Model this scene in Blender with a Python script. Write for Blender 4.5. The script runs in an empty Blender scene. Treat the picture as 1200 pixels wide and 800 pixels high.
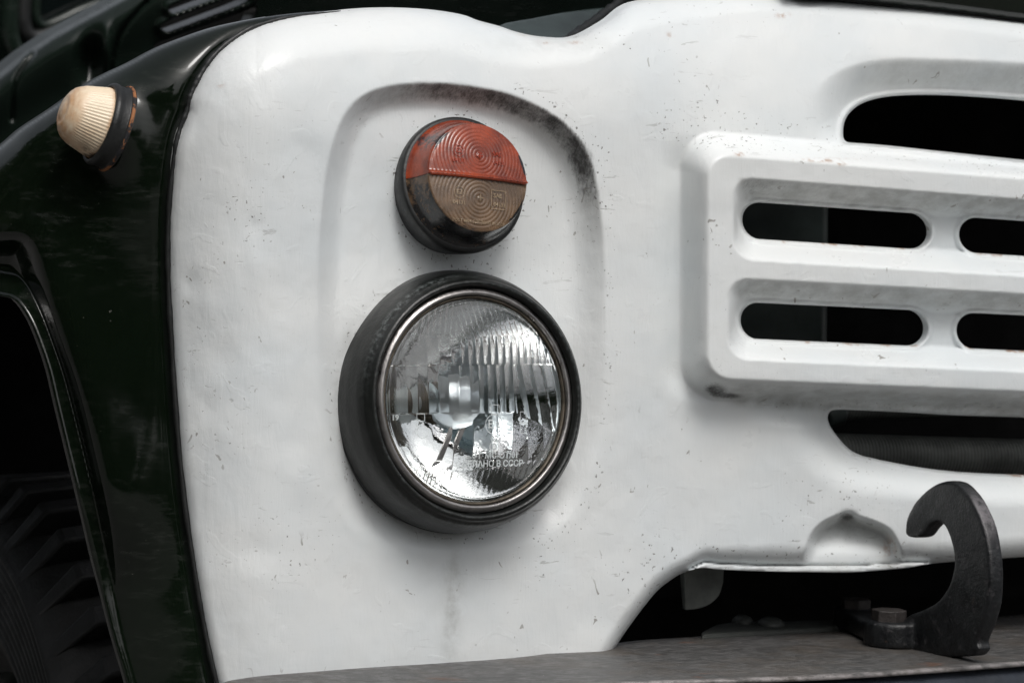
import bpy, bmesh, math, random
import numpy as np
from mathutils import Vector, Matrix
random.seed(4); rng = np.random.default_rng(4)
R = math.radians
# ------------------------------------------------------------------ camera, sky, sun, exposure
scene = bpy.context.scene
C = scene.collection
FPX = 5500.0
YAW, PITCH, ROLL = R(30), R(4.0), R(2.0)
TARGET = np.array([0.0, 0.0, 1.12]); DIST = 3.74
DIR = np.array([math.sin(YAW)*math.cos(PITCH), math.cos(YAW)*math.cos(PITCH), -math.sin(PITCH)])
RT0 = np.array([math.cos(YAW), -math.sin(YAW), 0.0]); UP0 = np.cross(RT0, DIR)
RT = RT0*math.cos(ROLL) + UP0*math.sin(ROLL); UP = UP0*math.cos(ROLL) - RT0*math.sin(ROLL)
CAM = TARGET - DIR*DIST
cam = bpy.data.cameras.new("camera"); cam.lens = FPX/1200*36; cam.sensor_width = 36
cam.clip_start = 0.05; cam.clip_end = 400
co = bpy.data.objects.new("camera", cam); C.objects.link(co); scene.camera = co
M = Matrix.Identity(4)
for i in range(3):
    M[i][0], M[i][1], M[i][2], M[i][3] = RT[i], UP[i], -DIR[i], CAM[i]
co.matrix_world = M
cam.dof.use_dof = True; cam.dof.focus_distance = 3.70; cam.dof.aperture_fstop = 10.0

SUN_EL, SUN_AZ = 55.0, 188.0      # azimuth clockwise from +Y: in front of the truck, a little to its left
w = bpy.data.worlds.new("World"); scene.world = w; w.use_nodes = True
nt = w.node_tree; bgn = nt.nodes["Background"]
sky = nt.nodes.new("ShaderNodeTexSky"); sky.sky_type = 'NISHITA'; sky.sun_disc = False
sky.sun_elevation = R(SUN_EL); sky.sun_rotation = R(SUN_AZ)
sky.air_density = 1.0; sky.dust_density = 6.0; sky.ozone_density = 1.0
hs = nt.nodes.new("ShaderNodeHueSaturation"); hs.inputs["Saturation"].default_value = 0.28
nt.links.new(sky.outputs[0], hs.inputs["Color"]); nt.links.new(hs.outputs[0], bgn.inputs[0])
bgn.inputs[1].default_value = 0.118
sl = bpy.data.lights.new("sun", 'SUN'); sl.energy = 1.15; sl.angle = R(20); sl.color = (1, .985, .965)
so = bpy.data.objects.new("sun", sl); C.objects.link(so)
az = R(SUN_AZ); sd = Vector((math.sin(az)*math.cos(R(SUN_EL)), math.cos(az)*math.cos(R(SUN_EL)), math.sin(R(SUN_EL))))
so.rotation_euler = sd.to_track_quat('Z', 'Y').to_euler()
scene.view_settings.view_transform = 'Standard'; scene.view_settings.look = 'None'
scene.view_settings.gamma = 1; scene.view_settings.exposure = 0.0
scene.render.engine = 'CYCLES'
cy = scene.cycles
cy.use_denoising = True; cy.max_bounces = 12; cy.transmission_bounces = 10; cy.glossy_bounces = 6
cy.diffuse_bounces = 4; cy.sample_clamp_indirect = 4.0; cy.blur_glossy = 0.5

# ------------------------------------------------------------------ helpers
def A(*v): return np.array(v, float)
def ray(px, py):
    px = np.asarray(px, float); py = np.asarray(py, float)
    return DIR + ((px-600)/FPX)[..., None]*RT - ((py-400)/FPX)[..., None]*UP
def at(px, py, Y):
    d = ray(px, py); t = (np.asarray(Y, float)-CAM[1])/d[..., 1]
    return CAM + d*t[..., None]
def atz(px, py, z):
    d = ray(px, py); t = (z-CAM[2])/d[..., 2]
    return CAM + d*t[..., None]
def atx(px, py, x):
    d = ray(px, py); t = (x-CAM[0])/d[..., 0]
    return CAM + d*t[..., None]
def ss(a, b, x):
    t = np.clip((x-a)/(b-a), 0, 1); return t*t*(3-2*t)
def spline(pts, n=6, closed=True):
    P = np.array(pts, float); N = len(P); out = []
    for i in range(N if closed else N-1):
        if closed: p0, p1, p2, p3 = P[(i-1) % N], P[i], P[(i+1) % N], P[(i+2) % N]
        else: p0, p1, p2, p3 = P[max(i-1, 0)], P[i], P[i+1], P[min(i+2, N-1)]
        for k in range(n):
            t = k/n
            out.append(.5*((2*p1)+(-p0+p2)*t+(2*p0-5*p1+4*p2-p3)*t*t+(-p0+3*p1-3*p2+p3)*t**3))
    if not closed: out.append(P[-1])
    return np.array(out)
def polydist(x, y, P, closed=True):
    shp = x.shape; x = x.ravel(); y = y.ravel()
    d2 = np.full(x.shape, 1e12); ins = np.zeros(x.shape, bool)
    N = len(P)
    for i in range(N if closed else N-1):
        a = P[i]; b = P[(i+1) % N]; e = b-a; L = e@e+1e-12
        wx = x-a[0]; wy = y-a[1]
        t = np.clip((wx*e[0]+wy*e[1])/L, 0, 1)
        q = (wx-t*e[0])**2+(wy-t*e[1])**2
        np.minimum(d2, q, out=d2)
        if closed and a[1] != b[1]:
            c = ((a[1] > y) != (b[1] > y)) & (x < (b[0]-a[0])*(y-a[1])/(b[1]-a[1])+a[0])
            ins ^= c
    d = np.sqrt(d2)
    if closed: d = np.where(ins, -d, d)
    return d.reshape(shp)
def sdpoly(P, pad=90):
    P = np.array(P, float); lo = P.min(0)-pad; hi = P.max(0)+pad
    def f(x, y):
        x = np.asarray(x, float); y = np.asarray(y, float)
        m = (x > lo[0]) & (x < hi[0]) & (y > lo[1]) & (y < hi[1])
        out = np.full(x.shape, float(pad)); 
        if m.any(): out[m] = polydist(x[m], y[m], P)
        return out
    return f
def rbox(x, y, x0, x1, y0, y1, r):
    cx, cy_, hx, hy = (x0+x1)/2, (y0+y1)/2, (x1-x0)/2-r, (y1-y0)/2-r
    qx = np.abs(x-cx)-hx; qy = np.abs(y-cy_)-hy
    return np.hypot(np.maximum(qx, 0), np.maximum(qy, 0))+np.minimum(np.maximum(qx, qy), 0)-r
def vnoise(x, y, seed=0):
    x = np.asarray(x, float); y = np.asarray(y, float)
    xi = np.floor(x); yi = np.floor(y); fx = x-xi; fy = y-yi
    fx = fx*fx*(3-2*fx); fy = fy*fy*(3-2*fy)
    def h(a, b):
        v = np.sin(a*127.1+b*311.7+seed*74.7)*43758.5453; return v-np.floor(v)
    return (h(xi, yi)*(1-fx)+h(xi+1, yi)*fx)*(1-fy)+(h(xi, yi+1)*(1-fx)+h(xi+1, yi+1)*fx)*fy
def fbm(x, y, seed=0, o=4):
    s = 0; a = .5; t = 0
    for k in range(o):
        s = s+a*vnoise(x*2**k, y*2**k, seed+k*13); t += a; a *= .5
    return s/t
def mkmesh(name, V, F, mat, parent=None, smooth=True, attrs=None):
    me = bpy.data.meshes.new(name)
    V = np.asarray(V, float)
    if isinstance(F, np.ndarray):
        me.vertices.add(len(V)); me.vertices.foreach_set("co", V.astype(np.float32).ravel())
        k = F.shape[1]
        me.loops.add(F.size); me.loops.foreach_set("vertex_index", F.astype(np.int32).ravel())
        me.polygons.add(len(F)); me.polygons.foreach_set("loop_start", np.arange(0, F.size, k, dtype=np.int32))
        me.polygons.foreach_set("loop_total", np.full(len(F), k, np.int32))
        me.update(calc_edges=True)
    else:
        me.from_pydata([tuple(v) for v in V], [], F); me.update()
    if smooth: me.polygons.foreach_set("use_smooth", np.ones(len(me.polygons), bool))
    for k, v in (attrs or {}).items():
        a = me.attributes.new(k, 'FLOAT', 'POINT'); a.data.foreach_set("value", np.asarray(v, np.float32))
    if mat: me.materials.append(mat)
    o = bpy.data.objects.new(name, me); C.objects.link(o)
    if parent: o.parent = parent
    return o
def relief(name, box, step, F, mapf, mat, parent=None, wall=None, attrs=None, wall_attr=1.0, wall_add=0.0):
    """a sheet over a 2-D parameter domain cut along F(u,v)=0, edges snapped to the cut, rims turned back by wall()"""
    u = np.arange(box[0], box[1]+step*.5, step); v = np.arange(box[2], box[3]+step*.5, step)
    U, Vv = np.meshgrid(u, v); nu, nv = len(u), len(v)
    cu = (U[:-1, :-1]+U[1:, 1:])/2; cv = (Vv[:-1, :-1]+Vv[1:, 1:])/2
    keep = F(cu, cv) < 0
    idx = np.arange(nu*nv).reshape(nv, nu)
    quads = np.stack([idx[:-1, :-1], idx[:-1, 1:], idx[1:, 1:], idx[1:, :-1]], -1)[keep]
    used = np.zeros(nu*nv, bool); used[quads.ravel()] = True
    pad = np.zeros((nv+1, nu+1), int); pad[1:-1, 1:-1] = keep
    cnt = pad[:-1, :-1]+pad[1:, :-1]+pad[:-1, 1:]+pad[1:, 1:]
    bnd = (cnt.ravel() < 4) & used
    Uf = U.ravel().copy(); Vf = Vv.ravel().copy()
    b = np.nonzero(bnd)[0]; x = Uf[b]; y = Vf[b]; e = step*.5
    for it in range(3):
        f = F(x, y); gx = (F(x+e, y)-F(x-e, y))/(2*e); gy = (F(x, y+e)-F(x, y-e))/(2*e)
        g2 = gx*gx+gy*gy+1e-6; s = f/g2
        mx = np.clip(s*gx, -step, step); my = np.clip(s*gy, -step, step)
        ok = np.abs(f) < 2.2*step
        x = x-np.where(ok, mx, 0); y = y-np.where(ok, my, 0)
    Uf[b] = x; Vf[b] = y
    remap = np.full(nu*nv, -1); ui = np.nonzero(used)[0]; remap[ui] = np.arange(len(ui))
    Uf = Uf[ui]; Vf = Vf[ui]; quads = remap[quads]
    P = mapf(Uf, Vf); n0 = len(P)
    at_ = {k: f(Uf, Vf) for k, f in (attrs or {}).items()}
    if wall is not None:
        E = np.concatenate([quads[:, [0, 1]], quads[:, [1, 2]], quads[:, [2, 3]], quads[:, [3, 0]]])
        key = np.sort(E, 1); kk = key[:, 0].astype(np.int64)*n0+key[:, 1]
        _, inv, c = np.unique(kk, return_inverse=True, return_counts=True)
        BE = E[c[inv.ravel()] == 1]
        bv = np.unique(BE); rm = np.full(n0, -1); 
        rings = wall if isinstance(wall, (list, tuple)) else [wall]
        Ps = [P]; prev = np.arange(n0); tot = n0; q = [quads]
        for wf in rings:
            Pw = wf(Uf[bv], Vf[bv], P[bv]); cur = np.full(n0, -1); cur[bv] = tot+np.arange(len(bv)); tot += len(bv)
            q.append(np.stack([prev[BE[:, 1]], prev[BE[:, 0]], cur[BE[:, 0]], cur[BE[:, 1]]], 1)); Ps.append(Pw); prev = cur
            for k in at_: at_[k] = np.concatenate([at_[k], at_[k][:n0][bv]*wall_attr+wall_add])
        P = np.concatenate(Ps); quads = np.concatenate(q)
    return mkmesh(name, P, quads, mat, parent, True, at_)
def frame(axis, upref=(0, 0, 1)):
    a = A(*axis); a /= np.linalg.norm(a); x = np.cross(upref, a); x /= np.linalg.norm(x)
    if x@RT < 0 and abs(x@RT) > .2: x = -x
    z = np.cross(a, x); 
    if z[2] < 0: z = -z
    return a, x, z
def lathe(name, O, axis, prof, mat, parent=None, n=96, closed=False, attr=None, smooth=True, upref=(0,0,1)):
    a, x, z = frame(axis, upref); t = np.arange(n)*2*math.pi/n
    V = []
    for r, s in prof:
        V.append(O+np.outer(np.cos(t)*r, x)+np.outer(np.sin(t)*r, z)+a*s)
    V = np.concatenate(V); m = len(prof); F = []
    i = np.arange(n); j = (i+1) % n
    for k in range(m if closed else m-1):
        k2 = (k+1) % m
        F.append(np.stack([k*n+i, k*n+j, k2*n+j, k2*n+i], 1))
    o = mkmesh(name, V, np.concatenate(F), mat, parent, smooth)
    fixn(o); return o
def fixn(o):
    bm = bmesh.new(); bm.from_mesh(o.data); bmesh.ops.recalc_face_normals(bm, faces=bm.faces); bm.to_mesh(o.data); bm.free()
def rnd(prof, r=0.0015, n=3):
    """round the corners of a lathe profile"""
    P = [np.array(p, float) for p in prof]; out = [P[0]]
    for i in range(1, len(P)-1):
        a, b, c = P[i-1], P[i], P[i+1]
        la, lc = np.linalg.norm(a-b), np.linalg.norm(c-b); q = min(r, la*.45, lc*.45)
        s = b+(a-b)/la*q; e = b+(c-b)/lc*q
        for k in range(n+1):
            t = k/n; out.append((1-t)**2*s+2*t*(1-t)*b+t*t*e)
    out.append(P[-1]); return out
def tube(name, pts, r, mat, parent=None, n=10, prof=None, rfun=None, caps=True):
    P = np.array(pts, float); N = len(P)
    T = np.gradient(P, axis=0); T /= np.linalg.norm(T, axis=1)[:, None]+1e-12
    ref = A(0, 0, 1) if abs(T[0][2]) < .9 else A(0, 1, 0)
    x = np.cross(ref, T[0]); x /= np.linalg.norm(x); V = []
    t = np.arange(n)*2*math.pi/n
    for i in range(N):
        x = x-T[i]*(x@T[i]); x /= np.linalg.norm(x); y = np.cross(T[i], x)
        rr = r if rfun is None else rfun(i)
        V.append(P[i]+np.outer(np.cos(t)*rr, x)+np.outer(np.sin(t)*rr, y))
    V = np.concatenate(V); F = []
    i = np.arange(n); j = (i+1) % n
    for k in range(N-1): F += np.stack([k*n+i, k*n+j, (k+1)*n+j, (k+1)*n+i], 1).tolist()
    if caps: F += [list(range(n))[::-1], list(range((N-1)*n, N*n))]
    return mkmesh(name, V, F, mat, parent)
def bm_obj(name, bm, mat, parent=None, smooth=True):
    me = bpy.data.meshes.new(name); bm.to_mesh(me); bm.free(); me.materials.append(mat)
    if smooth: me.polygons.foreach_set("use_smooth", np.ones(len(me.polygons), bool))
    o = bpy.data.objects.new(name, me); C.objects.link(o)
    if parent: o.parent = parent
    return o
def slab(bm, outline, vec):
    """closed prism of a 3-D outline pushed along vec"""
    a = [bm.verts.new(p) for p in outline]; b = [bm.verts.new(np.array(p)+vec) for p in outline]; n = len(a)
    bm.faces.new(a); bm.faces.new(b[::-1])
    for i in range(n): bm.faces.new([a[i], b[i], b[(i+1) % n], a[(i+1) % n]][::-1])
    bmesh.ops.recalc_face_normals(bm, faces=bm.faces)
def bevel(o, wd=.001, seg=2, ang=35):
    m = o.modifiers.new("b", 'BEVEL'); m.width = wd; m.segments = seg; m.limit_method = 'ANGLE'; m.angle_limit = R(ang)
    m.harden_normals = False
    return o

# ------------------------------------------------------------------ materials
class N:
    def __init__(s, name):
        s.m = bpy.data.materials.new(name); s.m.use_nodes = True; s.t = s.m.node_tree
        s.b = s.t.nodes["Principled BSDF"]; s.tc = None
    def node(s, ty, **kw):
        n = s.t.nodes.new(ty)
        for k, v in kw.items():
            if k in n.bl_rna.properties: setattr(n, k, v)
            else: n.inputs[k].default_value = v
        return n
    def l(s, a, b): s.t.links.new(a, b); return b
    def coord(s, scale=(1, 1, 1), rot=(0, 0, 0)):
        if not s.tc: s.tc = s.node("ShaderNodeTexCoord")
        mp = s.node("ShaderNodeMapping"); mp.inputs["Scale"].default_value = scale; mp.inputs["Rotation"].default_value = rot
        s.l(s.tc.outputs["Object"], mp.inputs[0]); return mp.outputs[0]
    def noise(s, scale, detail=4, rough=.55, sc=(1, 1, 1), rot=(0, 0, 0), dist=0):
        n = s.node("ShaderNodeTexNoise"); n.inputs["Scale"].default_value = scale; n.inputs["Detail"].default_value = detail
        n.inputs["Roughness"].default_value = rough; n.inputs["Distortion"].default_value = dist
        s.l(s.coord(sc, rot), n.inputs["Vector"]); return n.outputs[0]
    def ramp(s, f, a, b, va=0., vb=1.):
        n = s.node("ShaderNodeMapRange"); n.interpolation_type = 'SMOOTHSTEP'
        s.l(f, n.inputs[0]); n.inputs[1].default_value = a; n.inputs[2].default_value = b
        n.inputs[3].default_value = va; n.inputs[4].default_value = vb; return n.outputs[0]
    def math(s, op, a, b=None, clamp=False):
        n = s.node("ShaderNodeMath"); n.operation = op; n.use_clamp = clamp
        for i, v in enumerate((a, b)):
            if v is None: continue
            if isinstance(v, (int, float)): n.inputs[i].default_value = v
            else: s.l(v, n.inputs[i])
        return n.outputs[0]
    def mix(s, f, a, b):
        n = s.node("ShaderNodeMix"); n.data_type = 'RGBA'
        if isinstance(f, (int, float)): n.inputs[0].default_value = f
        else: s.l(f, n.inputs[0])
        for i, v in ((6, a), (7, b)):
            if isinstance(v, tuple): n.inputs[i].default_value = (*v[:3], 1)
            else: s.l(v, n.inputs[i])
        return n.outputs[2]
    def attr(s, name):
        n = s.node("ShaderNodeAttribute"); n.attribute_name = name; return n.outputs["Fac"]
    def bump(s, h, dist=.001, strength=1., prev=None):
        n = s.node("ShaderNodeBump"); n.inputs["Distance"].default_value = dist; n.inputs["Strength"].default_value = strength
        s.l(h, n.inputs["Height"])
        if prev: s.l(prev, n.inputs["Normal"])
        return n.outputs[0]
    def set(s, **kw):
        names = dict(color="Base Color", rough="Roughness", metal="Metallic", normal="Normal", trans="Transmission Weight", ior="IOR",
                     coat="Coat Weight", coatr="Coat Roughness", spec="Specular IOR Level", sss="Subsurface Weight")
        for k, v in kw.items():
            i = s.b.inputs[names[k]]
            if isinstance(v, tuple): i.default_value = (*v, 1)
            elif isinstance(v, (int, float)): i.default_value = v
            else: s.l(v, i)
        return s.m

def mat_white():
    m = N("white_paint")
    lo = m.noise(6, 4, .6); d = m.attr("dirt"); g = m.attr("grime_shade"); ru = m.attr("rust")
    base = m.mix(m.ramp(lo, .35, .7), (.775, .795, .79), (.70, .74, .755))
    fine = m.math('MULTIPLY', m.math('ADD', m.noise(420, 5, .7, sc=(1, 1, .25), rot=(0, -.6, 0)), m.math('MULTIPLY', m.noise(900, 3, .6, sc=(1, .3, .12), rot=(0, -.75, 0)), .8)), .60); mid = m.noise(90, 4, .6)
    # stains and rubbed-through dirt: attribute marks where, noise breaks it up
    s1 = m.math('ADD', d, m.math('MULTIPLY', fine, .9)); s1 = m.math('ADD', s1, m.math('MULTIPLY', mid, .6))
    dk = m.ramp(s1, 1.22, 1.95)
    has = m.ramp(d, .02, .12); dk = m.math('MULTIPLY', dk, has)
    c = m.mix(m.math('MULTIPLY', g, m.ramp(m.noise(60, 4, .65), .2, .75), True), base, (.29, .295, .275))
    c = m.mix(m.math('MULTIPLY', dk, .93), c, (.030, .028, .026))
    # chips and pin-prick specks all over
    sp = m.noise(330, 2, .5); reg = m.noise(9, 3, .6)
    chp = m.attr('chips'); reg = m.math('ADD', m.math('MULTIPLY', reg, .8), m.math('MULTIPLY', chp, .45)); sp = m.math('ADD', sp, m.math('MULTIPLY', chp, .07))
    spm = m.math('MULTIPLY', m.ramp(sp, .70, .74), m.ramp(reg, .40, .62))
    sp2 = m.math('MULTIPLY', m.ramp(m.noise(120, 2, .5, sc=(1,1,.7), dist=1.), .70, .73), m.ramp(m.noise(14, 2, .5), .45, .6))
    hl = m.math('MULTIPLY', m.ramp(m.noise(150, 3, .6, sc=(.22, 1, 1.4), rot=(0, .25, 0), dist=.5), .655, .685), m.ramp(reg, .38, .6))
    c = m.mix(m.math('MULTIPLY', hl, .38), c, (.22, .21, .19))
    c = m.mix(m.math('MULTIPLY', spm, .75), c, (.13, .12, .11)); c = m.mix(m.math('MULTIPLY', sp2, .7), c, (.20, .18, .155))
    rm = m.math('MULTIPLY', ru, m.ramp(m.noise(150, 4, .6), .38, .62)); c = m.mix(rm, c, (.32, .14, .045))
    # brush marks, runs and little dents
    b1 = m.noise(70, 5, .65, sc=(1, 1, .22), rot=(0, .35, 0), dist=.6)
    b2 = m.noise(28, 3, .5); b3 = m.noise(260, 3, .6, sc=(.35, 1, 1), rot=(0, .2, 0), dist=.3)
    fl = m.ramp(m.noise(36, 2, .5, dist=1.2), .60, .66)
    b4 = m.noise(140, 4, .6, sc=(1, 1, .12), rot=(0, -.15, 0), dist=.4); fl = m.math('ADD', fl, m.math('MULTIPLY', b4, 2.2))
    h = m.math('ADD', m.math('MULTIPLY', b1, .72), m.math('MULTIPLY', b2, .9)); h = m.math('SUBTRACT', h, m.math('MULTIPLY', hl, .12)); h = m.math('ADD', h, m.math('MULTIPLY', b3, .14))
    h = m.math('ADD', h, m.math('MULTIPLY', fl, .10)); h = m.math('SUBTRACT', h, m.math('MULTIPLY', spm, .25))
    nb = m.bump(h, .0011, .75)
    ro = m.ramp(m.noise(24, 4, .6), .3, .7, .27, .42); ro = m.math('ADD', ro, m.math('MULTIPLY', dk, .3), True)
    return m.set(color=c, rough=ro, normal=nb, spec=.45)
def mat_green(name="green_paint", rough=.05, col=(.0028, .0052, .0028), wear=1.):
    m = N(name)
    n1 = m.noise(5, 3, .5); c = m.mix(m.ramp(n1, .3, .7), col, tuple(v*1.5 for v in col))
    sp = m.math('MULTIPLY', m.ramp(m.noise(300, 2, .5), .74, .78), m.ramp(m.noise(12, 3, .5), .45, .65))
    c = m.mix(m.math('MULTIPLY', sp, .7*wear), c, (.16, .16, .14))
    st = m.ramp(m.noise(160, 4, .7, sc=(.25, .25, 1), rot=(.3, .9, 0)), .5, .68)
    dust = m.math('MULTIPLY', st, m.ramp(m.noise(7, 3, .6), .4, .7)); c = m.mix(m.math('MULTIPLY', dust, .05*wear), c, (.20, .21, .19))
    ro = m.math('ADD', m.ramp(m.noise(30, 5, .65), .25, .75, rough, rough+.10), m.math('MULTIPLY', dust, .2))
    h = m.math('ADD', m.math('MULTIPLY', m.noise(14, 3, .5), 1.), m.math('MULTIPLY', m.noise(200, 4, .6, sc=(.3, .3, 1), rot=(.3, .9, 0)), .08))
    h = m.math('ADD', h, m.math('MULTIPLY', sp, .1))
    return m.set(color=c, rough=ro, normal=m.bump(h, .0011, .7), spec=.5)
def mat_simple(name, col, rough, metal=0, bscale=200, bdist=.0004, var=.35, spec=.5, bs=1.):
    m = N(name); n1 = m.noise(bscale*.25, 5, .65)
    c = m.mix(m.ramp(n1, .3, .72), tuple(v*(1-var) for v in col), tuple(v*(1+var) for v in col))
    ro = m.ramp(m.noise(bscale*.4, 4, .6), .3, .7, max(rough-.08, .02), rough+.08)
    return m.set(color=c, rough=ro, metal=metal, normal=m.bump(m.noise(bscale, 5, .65), bdist, bs), spec=spec)
def mat_hook():
    # outward edge of the hook's back: rubbed bare, with its highlight painted in
    m = N("forged_iron"); n1 = m.noise(60, 6, .7); wear = m.ramp(m.noise(130, 5, .7), .56, .70)
    c = m.mix(m.ramp(n1, .3, .7), (.0028, .0034, .0042), (.009, .0105, .012))
    c = m.mix(m.math('MULTIPLY', wear, .35), c, (.11, .10, .105)); ru = m.ramp(m.noise(35, 4, .6), .66, .74)
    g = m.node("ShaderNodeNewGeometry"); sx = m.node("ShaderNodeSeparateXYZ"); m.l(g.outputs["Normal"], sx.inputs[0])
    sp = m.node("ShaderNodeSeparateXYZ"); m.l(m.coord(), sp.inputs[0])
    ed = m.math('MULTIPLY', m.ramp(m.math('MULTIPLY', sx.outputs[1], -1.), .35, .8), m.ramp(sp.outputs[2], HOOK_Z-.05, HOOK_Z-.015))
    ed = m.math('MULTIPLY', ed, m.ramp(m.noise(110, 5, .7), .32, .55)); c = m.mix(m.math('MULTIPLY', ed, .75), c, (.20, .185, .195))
    c = m.mix(m.math('MULTIPLY', ru, .5), c, (.09, .05, .03))
    h = m.math('ADD', m.math('MULTIPLY', m.noise(55, 5, .6), 1.5), m.math('MULTIPLY', m.noise(420, 4, .7), .5))
    return m.set(color=c, rough=m.ramp(n1, .3, .7, .30, .50), normal=m.bump(h, .0013, .8), spec=.5)
def mat_bumper():
    m = N("worn_steel"); st = m.noise(240, 6, .75, sc=(.30, 1, 1), rot=(0, 0, -.1)); eg = m.attr('edge'); lo = m.noise(14, 6, .7); md = m.noise(70, 5, .7)
    c = m.mix(m.ramp(st, .35, .68), (.052, .051, .050), (.130, .127, .125)); c = m.mix(m.math('MULTIPLY', m.ramp(lo, .45, .65), .7), c, (.090, .076, .064))
    c = m.mix(m.math('MULTIPLY', m.ramp(md, .55, .70), .35), c, (.17, .168, .17))
    ru = m.math('MULTIPLY', m.ramp(m.noise(24, 5, .6, sc=(.5, 1, 1)), .64, .70), .6); c = m.mix(ru, c, (.15, .07, .04))
    sp = m.ramp(m.noise(260, 2, .5), .735, .765); c = m.mix(m.math('MULTIPLY', sp, .8), c, (.45, .43, .41))
    scr = m.ramp(m.noise(300, 2, .4, sc=(.04, 1, 1), rot=(0, 0, .35)), .70, .73); c = m.mix(m.math('MULTIPLY', scr, .5), c, (.26, .25, .25))
    eg = m.math('MULTIPLY', eg, m.ramp(m.noise(90, 4, .7, sc=(.5, 1, 1)), .36, .6)); c = m.mix(m.math('MULTIPLY', eg, .8), c, (.30, .28, .275))
    h = m.math('ADD', m.math('MULTIPLY', st, .5), m.math('MULTIPLY', lo, 1.6)); h = m.math('ADD', h, m.math('MULTIPLY', md, .7))
    return m.set(color=c, rough=m.ramp(md, .3, .7, .36, .58), metal=.2, normal=m.bump(h, .0010, .8))
WHITE = mat_white(); GREEN = mat_green()
GREEN_FAR = mat_green("green_paint_dull", .15, (.0062, .0105, .0078), .3)
RUBBER = mat_simple("black_rubber", (.012, .013, .013), .42, bscale=260)
def mat_housing():
    m = N("housing_paint"); n1 = m.noise(70, 5, .65); sc = m.attr("scuff")
    c = m.mix(m.ramp(n1, .3, .7), (.0045, .0055, .0050), (.0095, .0110, .0100))
    s = m.math('MULTIPLY', sc, m.ramp(m.noise(240, 5, .75), .45, .64)); c = m.mix(s, c, (.13, .145, .145))
    return m.set(color=c, rough=m.ramp(m.noise(60, 4, .6), .3, .7, .30, .42), normal=m.bump(m.math('ADD', m.noise(300, 4, .6), m.noise(30, 3, .5)), .0004, .8))
HOUSING = mat_housing()
CHROME = mat_simple("dull_chrome", (.36, .345, .335), .34, 1, 160, .0004, .25)
AGED = mat_simple("tarnished_ring", (.10, .085, .065), .45, .6, 200, .0006, .5)
SHIELD = mat_simple('pale_bulb_shield', (.66, .72, .74), .33, 1, 60, .0003, .06)
MIRROR = mat_simple("reflector_mirror", (.86, .88, .88), .05, 1, 22, .0006, .04)
for l_ in [k for k in MIRROR.node_tree.links if k.to_socket.name == "Roughness"]: MIRROR.node_tree.links.remove(l_)
MIRROR.node_tree.nodes["Principled BSDF"].inputs["Roughness"].default_value = .012
def mat_glass(name, col=(1, 1, 1), rough=0., ior=1.5):
    m = N(name); return m.set(color=col, rough=rough, trans=1., ior=ior)
GLASS = mat_glass("clear_glass")
PANE = mat_simple("dark_window_glass", (.004, .006, .006), .08, bscale=10, bdist=.0002)
def mat_frost():
    m = N("moulded_glass_relief"); return m.set(color=(.75, .80, .80), rough=.25, trans=.35, spec=.8)
FROST = mat_frost()
def mat_lens(name, c1, c2, black, tr=.25):
    m = N(name); n1 = m.noise(50, 4, .6); c = m.mix(m.ramp(n1, .3, .7), c1, c2)
    b = m.math('ADD', m.attr("peel"), m.math('MULTIPLY', m.noise(240, 4, .7), .8)); b = m.ramp(b, 1.00, 1.22)
    c = m.mix(b, c, black); ro = m.ramp(m.noise(120, 4, .6), .3, .7, .16, .34)
    return m.set(color=c, rough=ro, trans=m.math('MULTIPLY', m.math('SUBTRACT', 1., b), tr), normal=m.bump(m.noise(160, 5, .7), .0004, .8), ior=1.45, spec=.5, coat=.5, coatr=.12)
RED = mat_lens("orange_red_lens", (.38, .058, .016), (.17, .026, .010), (.012, .012, .016), .18)
SMOKE = mat_lens("smoky_clear_lens", (.27, .17, .10), (.14, .092, .058), (.008, .008, .009), .35)
def mat_cream():
    m = N("yellowed_lens"); a = m.attr("tip"); n1 = m.noise(60, 5, .65)
    f = m.math('MULTIPLY', a, m.ramp(n1, .25, .7), True)
    c = m.mix(f, (.78, .65, .48), (.52, .25, .09)); k = m.attr("under_dark")
    c = m.mix(m.math('MULTIPLY', k, m.ramp(m.noise(90, 4, .6), .35, .6)), c, (.05, .03, .02))
    sp = m.ramp(m.noise(300, 2, .5), .75, .77); c = m.mix(m.math('MULTIPLY', sp, .6), c, (.2, .13, .06))
    return m.set(color=c, rough=.30, sss=.0, normal=m.bump(m.noise(220, 4, .6), .0002, .7))
CREAM = mat_cream()
def mat_rust():
    m = N("rust_edge"); f = m.ramp(m.noise(70, 5, .7), .47, .56)
    return m.set(color=m.mix(f, (.012, .012, .014), (.30, .12, .045)), rough=.75, normal=m.bump(m.noise(300, 4, .6), .0006, 1.))
RUST = mat_rust()
DARK = mat_simple("interior_shade_black", (.004, .004, .004), .85, bscale=80, spec=.1)  # near-black colour stands in for shade in the voids and bays behind
HOSE = mat_simple("hose_rubber", (.075, .08, .075), .5, bscale=120)
TYRE = mat_simple("tyre_rubber", (.007, .0075, .0072), .6, bscale=90, bdist=.0015)
SHUT = mat_simple("shutter_steel", (.030, .040, .038), .4, bscale=60)
BRKT = mat_simple("grey_bracket_paint", (.13, .14, .13), .5, bscale=120)
FRAME_M = mat_simple("dusty_frame_steel", (.030, .033, .030), .6, bscale=80)
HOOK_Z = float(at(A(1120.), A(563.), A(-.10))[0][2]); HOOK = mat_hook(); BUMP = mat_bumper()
LOWER = mat_simple("blue_black_paint", (.018, .022, .030), .35, bscale=90, bdist=.0012)
BOLT = mat_simple("rusty_bolt", (.034, .029, .027), .55, .2, 260, .0008, .4)
def mat_ground():
    m = N("gravel_ground"); a = m.noise(3, 6, .65); b = m.noise(60, 4, .6)
    return m.set(color=m.mix(m.ramp(b, .3, .7), (.10, .098, .094), (.19, .186, .18)), rough=.9, normal=m.bump(m.math('ADD', a, b), .02, .8))
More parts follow.
